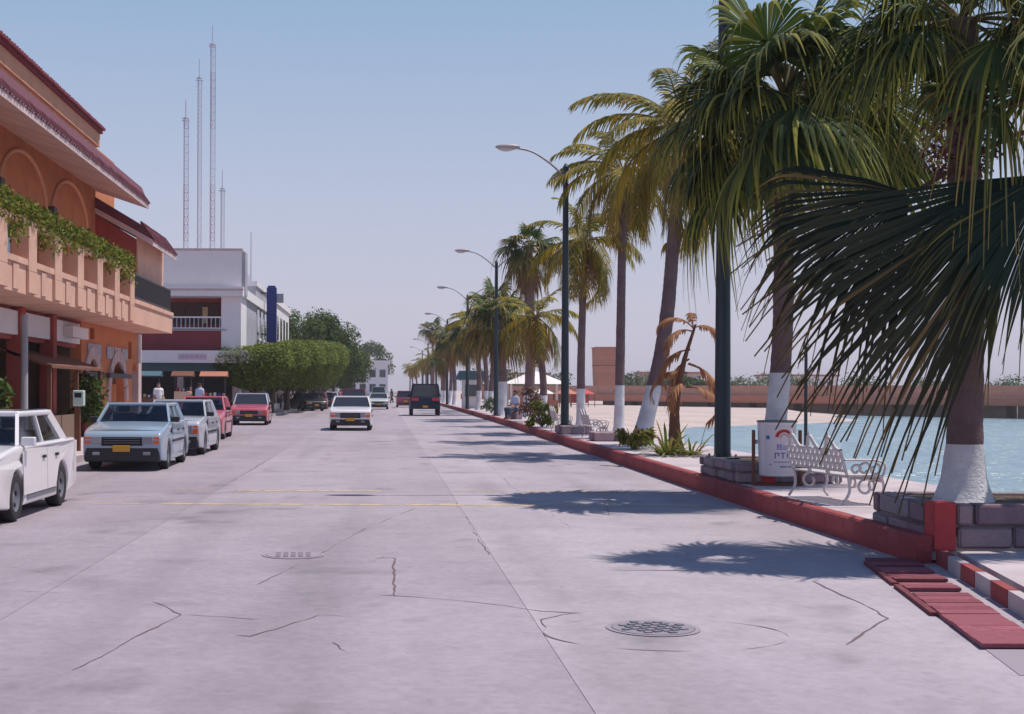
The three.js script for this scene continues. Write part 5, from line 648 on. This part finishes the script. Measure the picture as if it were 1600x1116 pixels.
makeCar({ label: 'silver saloon parked close behind the light blue one', x: -5.2, d: 34.4, L: 4.2, W: 1.62, H: 1.38, body: silverP, group: PG, hoodY: 0.8, noseY: 0.72 });
makeCar({ label: 'red car parked behind the silver saloon', x: -5.95, d: 44.6, L: 4.0, W: 1.60, H: 1.42, body: pinkP, group: PG, turn: 0.03 });
makeCar({ label: 'red car with pale roof parked by the side street', x: -6.15, d: 62.5, L: 4.4, W: 1.72, H: 1.48, body: redP, twoTone: silverP, group: PG, turn: 0.04 });
makeCar({ label: 'black car parked under the clipped trees', x: -5.9, d: 104, L: 4.6, W: 1.75, H: 1.42, body: blackP, group: PG, turn: 0.35 });
makeCar({ label: 'dark red car parked beyond the black one', x: -5.6, d: 113, L: 4.4, W: 1.7, H: 1.42, body: darkRedP, group: PG });
makeCar({ label: 'dark car far along the left kerb beyond the dark red one', x: -5.6, d: 126, L: 4.4, W: 1.7, H: 1.42, body: navyP, group: PG });
[[138, silverP, 'silver car far along the left kerb beyond the dark cars'], [147, redP, 'red car far along the left kerb beyond the silver one'], [158, whiteP, 'white car at the far end of the parked row'], [171, blackP, 'black car last in the parked row']].forEach(([d, body, label]) => makeCar({ label, x: -5.5, d, L: 4.4, W: 1.7, H: 1.42, body, group: PG }));
makeCar({ name: 'driven_car', label: 'white saloon with yellow plate driving toward the crosswalk lines', x: -1.32, d: 55, L: 4.3, W: 1.70, H: 1.40, body: whiteP, hoodY: 0.80, noseY: 0.70, gc: 0.22 });
makeCar({ name: 'driven_car', label: 'dark red car following the white saloon', x: -2.05, d: 92, L: 4.4, W: 1.9, H: 1.72, body: darkRedP, belt: 1.05, hoodY: 0.95, deckY: 1.05 });
makeCar({ name: 'driven_car', label: 'pale green and white car coming behind the white saloon', x: -0.45, d: 114, L: 4.3, W: 1.7, H: 1.42, body: paleP });
makeCar({ name: 'driven_car', label: 'grey van far off at the end of the street', x: -0.7, d: 172, L: 4.8, W: 1.9, H: 2.1, body: silverP, belt: 1.15, hoodY: 1.0, noseY: 0.9, deckY: 1.15, zc: 1.4, zb: -2.2, rf: 1.0, rb: -2.1, tailY: 1.05, wf: 1.6, wr: -1.5, sq: 1 });
makeCar({ name: 'driven_car', label: 'dark maroon car with red tail lights ahead of the dark van', x: 2.05, d: 128, L: 4.4, W: 1.8, H: 1.6, body: darkRedP, turn: Math.PI });
// the dark square van driving away
makeCar({ name: 'driven_van', label: 'dark square backed van with red tail lights driving away', x: 2.6, d: 86.5, L: 4.5, W: 1.92, H: 2.06, body: navyP, belt: 1.18, hoodY: 1.05, noseY: 0.95, deckY: 1.17, tailY: 1.12, zc: 1.0, zb: -2.14, rf: 0.45, rb: -2.05, wf: 1.4, wr: -1.35, wheelR: 0.38, gc: 0.46, sq: 1, turn: Math.PI });

// ---------------------------------------------------------------- people: one continuous skin from a field, clothes as children
function field(bones, k, lo, hi, res) {
  const mc = new MarchingCubes(res, M.dark, false, false, 60000); mc.isolation = 0; const c = V((lo[0] + hi[0]) / 2, (lo[1] + hi[1]) / 2, (lo[2] + hi[2]) / 2), S = Math.max(hi[0] - lo[0], hi[1] - lo[1], hi[2] - lo[2]) / 2 * 1.08, p = V(), ab = V(), ap = V(), half = res / 2;
  for (let z = 0; z < res; z++) for (let y = 0; y < res; y++) for (let x = 0; x < res; x++) { p.set((x - half) / half * S + c.x, (y - half) / half * S + c.y, (z - half) / half * S + c.z); let acc = 0; for (const [a, b, ra, rb] of bones) { ab.subVectors(b, a); ap.subVectors(p, a); const h = clamp(ap.dot(ab) / Math.max(1e-6, ab.lengthSq()), 0, 1), d = ap.addScaledVector(ab, -h).length() - lerp(ra, rb, h); acc += Math.exp(-d * k); } mc.field[z * res * res + y * res + x] = Math.log(Math.max(acc, 1e-30)) / k; }
  mc.update(); const n = mc.count, g = new THREE.BufferGeometry(); g.setAttribute('position', new THREE.BufferAttribute(mc.positionArray.slice(0, n * 3), 3)); g.setAttribute('normal', new THREE.BufferAttribute(mc.normalArray.slice(0, n * 3), 3)); g.scale(S, S, S); g.translate(c.x, c.y, c.z); const w = mergeVertices(g, 1e-4); w.computeVertexNormals(); return uvm(w);
}
const skin = std(0.36, 0.19, 0.13, 0.7), hairM = std(0.02, 0.015, 0.012, 0.8);
function person(label, x, y, d, turn, shirt, legs, pose = 'walk', res = 44) {
  const t = thing('person', label, 'person', [x, y, -d], turn), sit = pose === 'sit', s = pose === 'walk' ? 1 : 0.25, hy = sit ? 0.5 : 0.92, sh = hy + 0.50, b = [], up = (y0, z0 = 0, x0 = 0) => V(x0, y0, z0);
  const torso = [[up(hy, 0), up(hy + 0.22, 0), 0.15, 0.145], [up(hy + 0.22), up(sh - 0.04), 0.145, 0.15], [V(-0.14, sh, 0), V(0.14, sh, 0), 0.075, 0.075]], head = [[up(sh), up(sh + 0.12), 0.06, 0.055], [up(sh + 0.2, 0.015), up(sh + 0.27, 0), 0.085, 0.095], [up(sh + 0.2, 0.09), up(sh + 0.225, 0.085), 0.015, 0.012]];
  const arms = [], armEnds = [], legsB = [], feet = [];
  for (const q of [-1, 1]) { const el = V(q * 0.25, sh - 0.28, -0.04 * q * s), ha = sit ? V(q * 0.14, hy + 0.1, 0.28) : V(q * 0.25, sh - 0.50, 0.14 * q * s + 0.08); arms.push([V(q * 0.18, sh - 0.01, 0), el, 0.058, 0.045]); armEnds.push([el, ha, 0.042, 0.032]); const hd = ha.clone().sub(el).normalize(); for (let f = 0; f < 4; f++) armEnds.push([ha, ha.clone().addScaledVector(hd, 0.14 + 0.012 * (f === 1 || f === 2)).add(V((f - 1.5) * 0.018, 0, 0.02)), 0.018, 0.011]); armEnds.push([ha, ha.clone().addScaledVector(hd, 0.06).add(V(-q * 0.045, 0, 0.03)), 0.018, 0.012]);
    const hip = V(q * 0.09, hy - 0.02, 0), kn = sit ? V(q * 0.12, hy - 0.02, 0.44) : V(q * 0.10, 0.49, 0.13 * -q * s + 0.04), an = sit ? V(q * 0.12, 0.08, 0.42) : V(q * 0.10, 0.08, -0.22 * q * s); legsB.push([hip, kn, 0.095, 0.065], [kn, an, 0.065, 0.045]); feet.push([an, an.clone().add(V(0, -0.04, 0.15)), 0.045, 0.035]); }
  const lo = [-0.4, -0.05, -0.45], hi = [0.4, sh + 0.42, 0.6]; mesh('body', field([...torso, ...head, ...arms, ...armEnds, ...legsB, ...feet], 32, lo, hi, res), skin, t);
  const fat = (l, e) => l.map(([p, q, ra, rb]) => [p, q, ra + e, rb + e]); mesh('shirt', field(fat([...torso, ...arms.map(([a, c, ra, rb]) => [a, a.clone().lerp(c, 0.75), ra, rb])], 0.022), 32, lo, hi, res), shirt, t); mesh('trousers', field(fat(legsB, 0.02), 32, lo, hi, res), legs, t); mesh('hair', new THREE.SphereGeometry(0.112, 12, 8, 0, 6.283, 0, 1.7).rotateX(-0.35).translate(0, sh + 0.27, -0.012), hairM, t);
}
const cl = (r, g, b) => std(r, g, b, 0.95); const paleBlue = cl(0.45, 0.5, 0.65), white = cl(0.72, 0.70, 0.72), denim = cl(0.06, 0.08, 0.14), pinkC = cl(0.62, 0.34, 0.34), darkC = cl(0.03, 0.03, 0.04), khaki = cl(0.34, 0.26, 0.2), purple = cl(0.24, 0.2, 0.34);
person('person in pale blue shirt and dark trousers walking under the trees', -8.35, 0.15, 99, 0.2, paleBlue, darkC); person('person in white shirt and jeans walking beside the clipped trees', -7.95, 0.15, 101.5, -0.3, white, denim); person('person in pink shirt and khaki trousers by the tree row', -7.4, 0.15, 103, 0.4, pinkC, khaki); person('person in dark clothes in the shade of the clipped trees', -8.0, 0.15, 94, 0, purple, darkC, 'stand'); person('person in white shirt standing before the corner shop stalls', -12.0, 0.15, -(-71.5), 0.5, white, denim, 'stand'); person('person in blue shirt standing at the grey stall', -9.9, 0.15, 72.2, 2.6, paleBlue, khaki, 'stand'); person('person in pink shirt near the side street corner', -13.6, 0.15, 70.5, 0.9, pinkC, denim, 'stand'); person('person in white shirt before the red car with pale roof', -8.3, 0.15, 75.8, -0.5, white, purple, 'stand');
person('person in dark clothes walking across the far road', 0.95, 0, 166, 1.2, darkC, darkC);
person('seated person in pale shirt and dark trousers on a low block by the promenade palms', 6.2, 0.25, 63.5, -1.0, paleBlue, denim, 'sit');
{ const t = thing('seat_block', 'low stone block under the seated person on the promenade', 'block', [6.2, 0.25, -63.5], -1.0); mesh('stone', bx(-0.25, 0.25, 0, 0.36, 0.12, -0.25, 0.03), M.stone[1], t); }
{ const t = thing('parking_meter', 'pale green box on a dark post before the arched doorway', 'meter', [-7.15, 0.15, -31.5]); mesh('post', new THREE.CylinderGeometry(0.04, 0.05, 1.05, 10).translate(0, 0.525, 0), M.timber, t); mesh('box', bx(-0.13, 0.13, 1.05, 1.42, 0.1, -0.1, 0.03), std(0.5, 0.62, 0.55, 0.5), t); mesh('dial', bx(-0.08, 0.08, 1.25, 1.36, 0.101, 0.115), M.windowGlass, t); }

renderer.render(scene, camera);
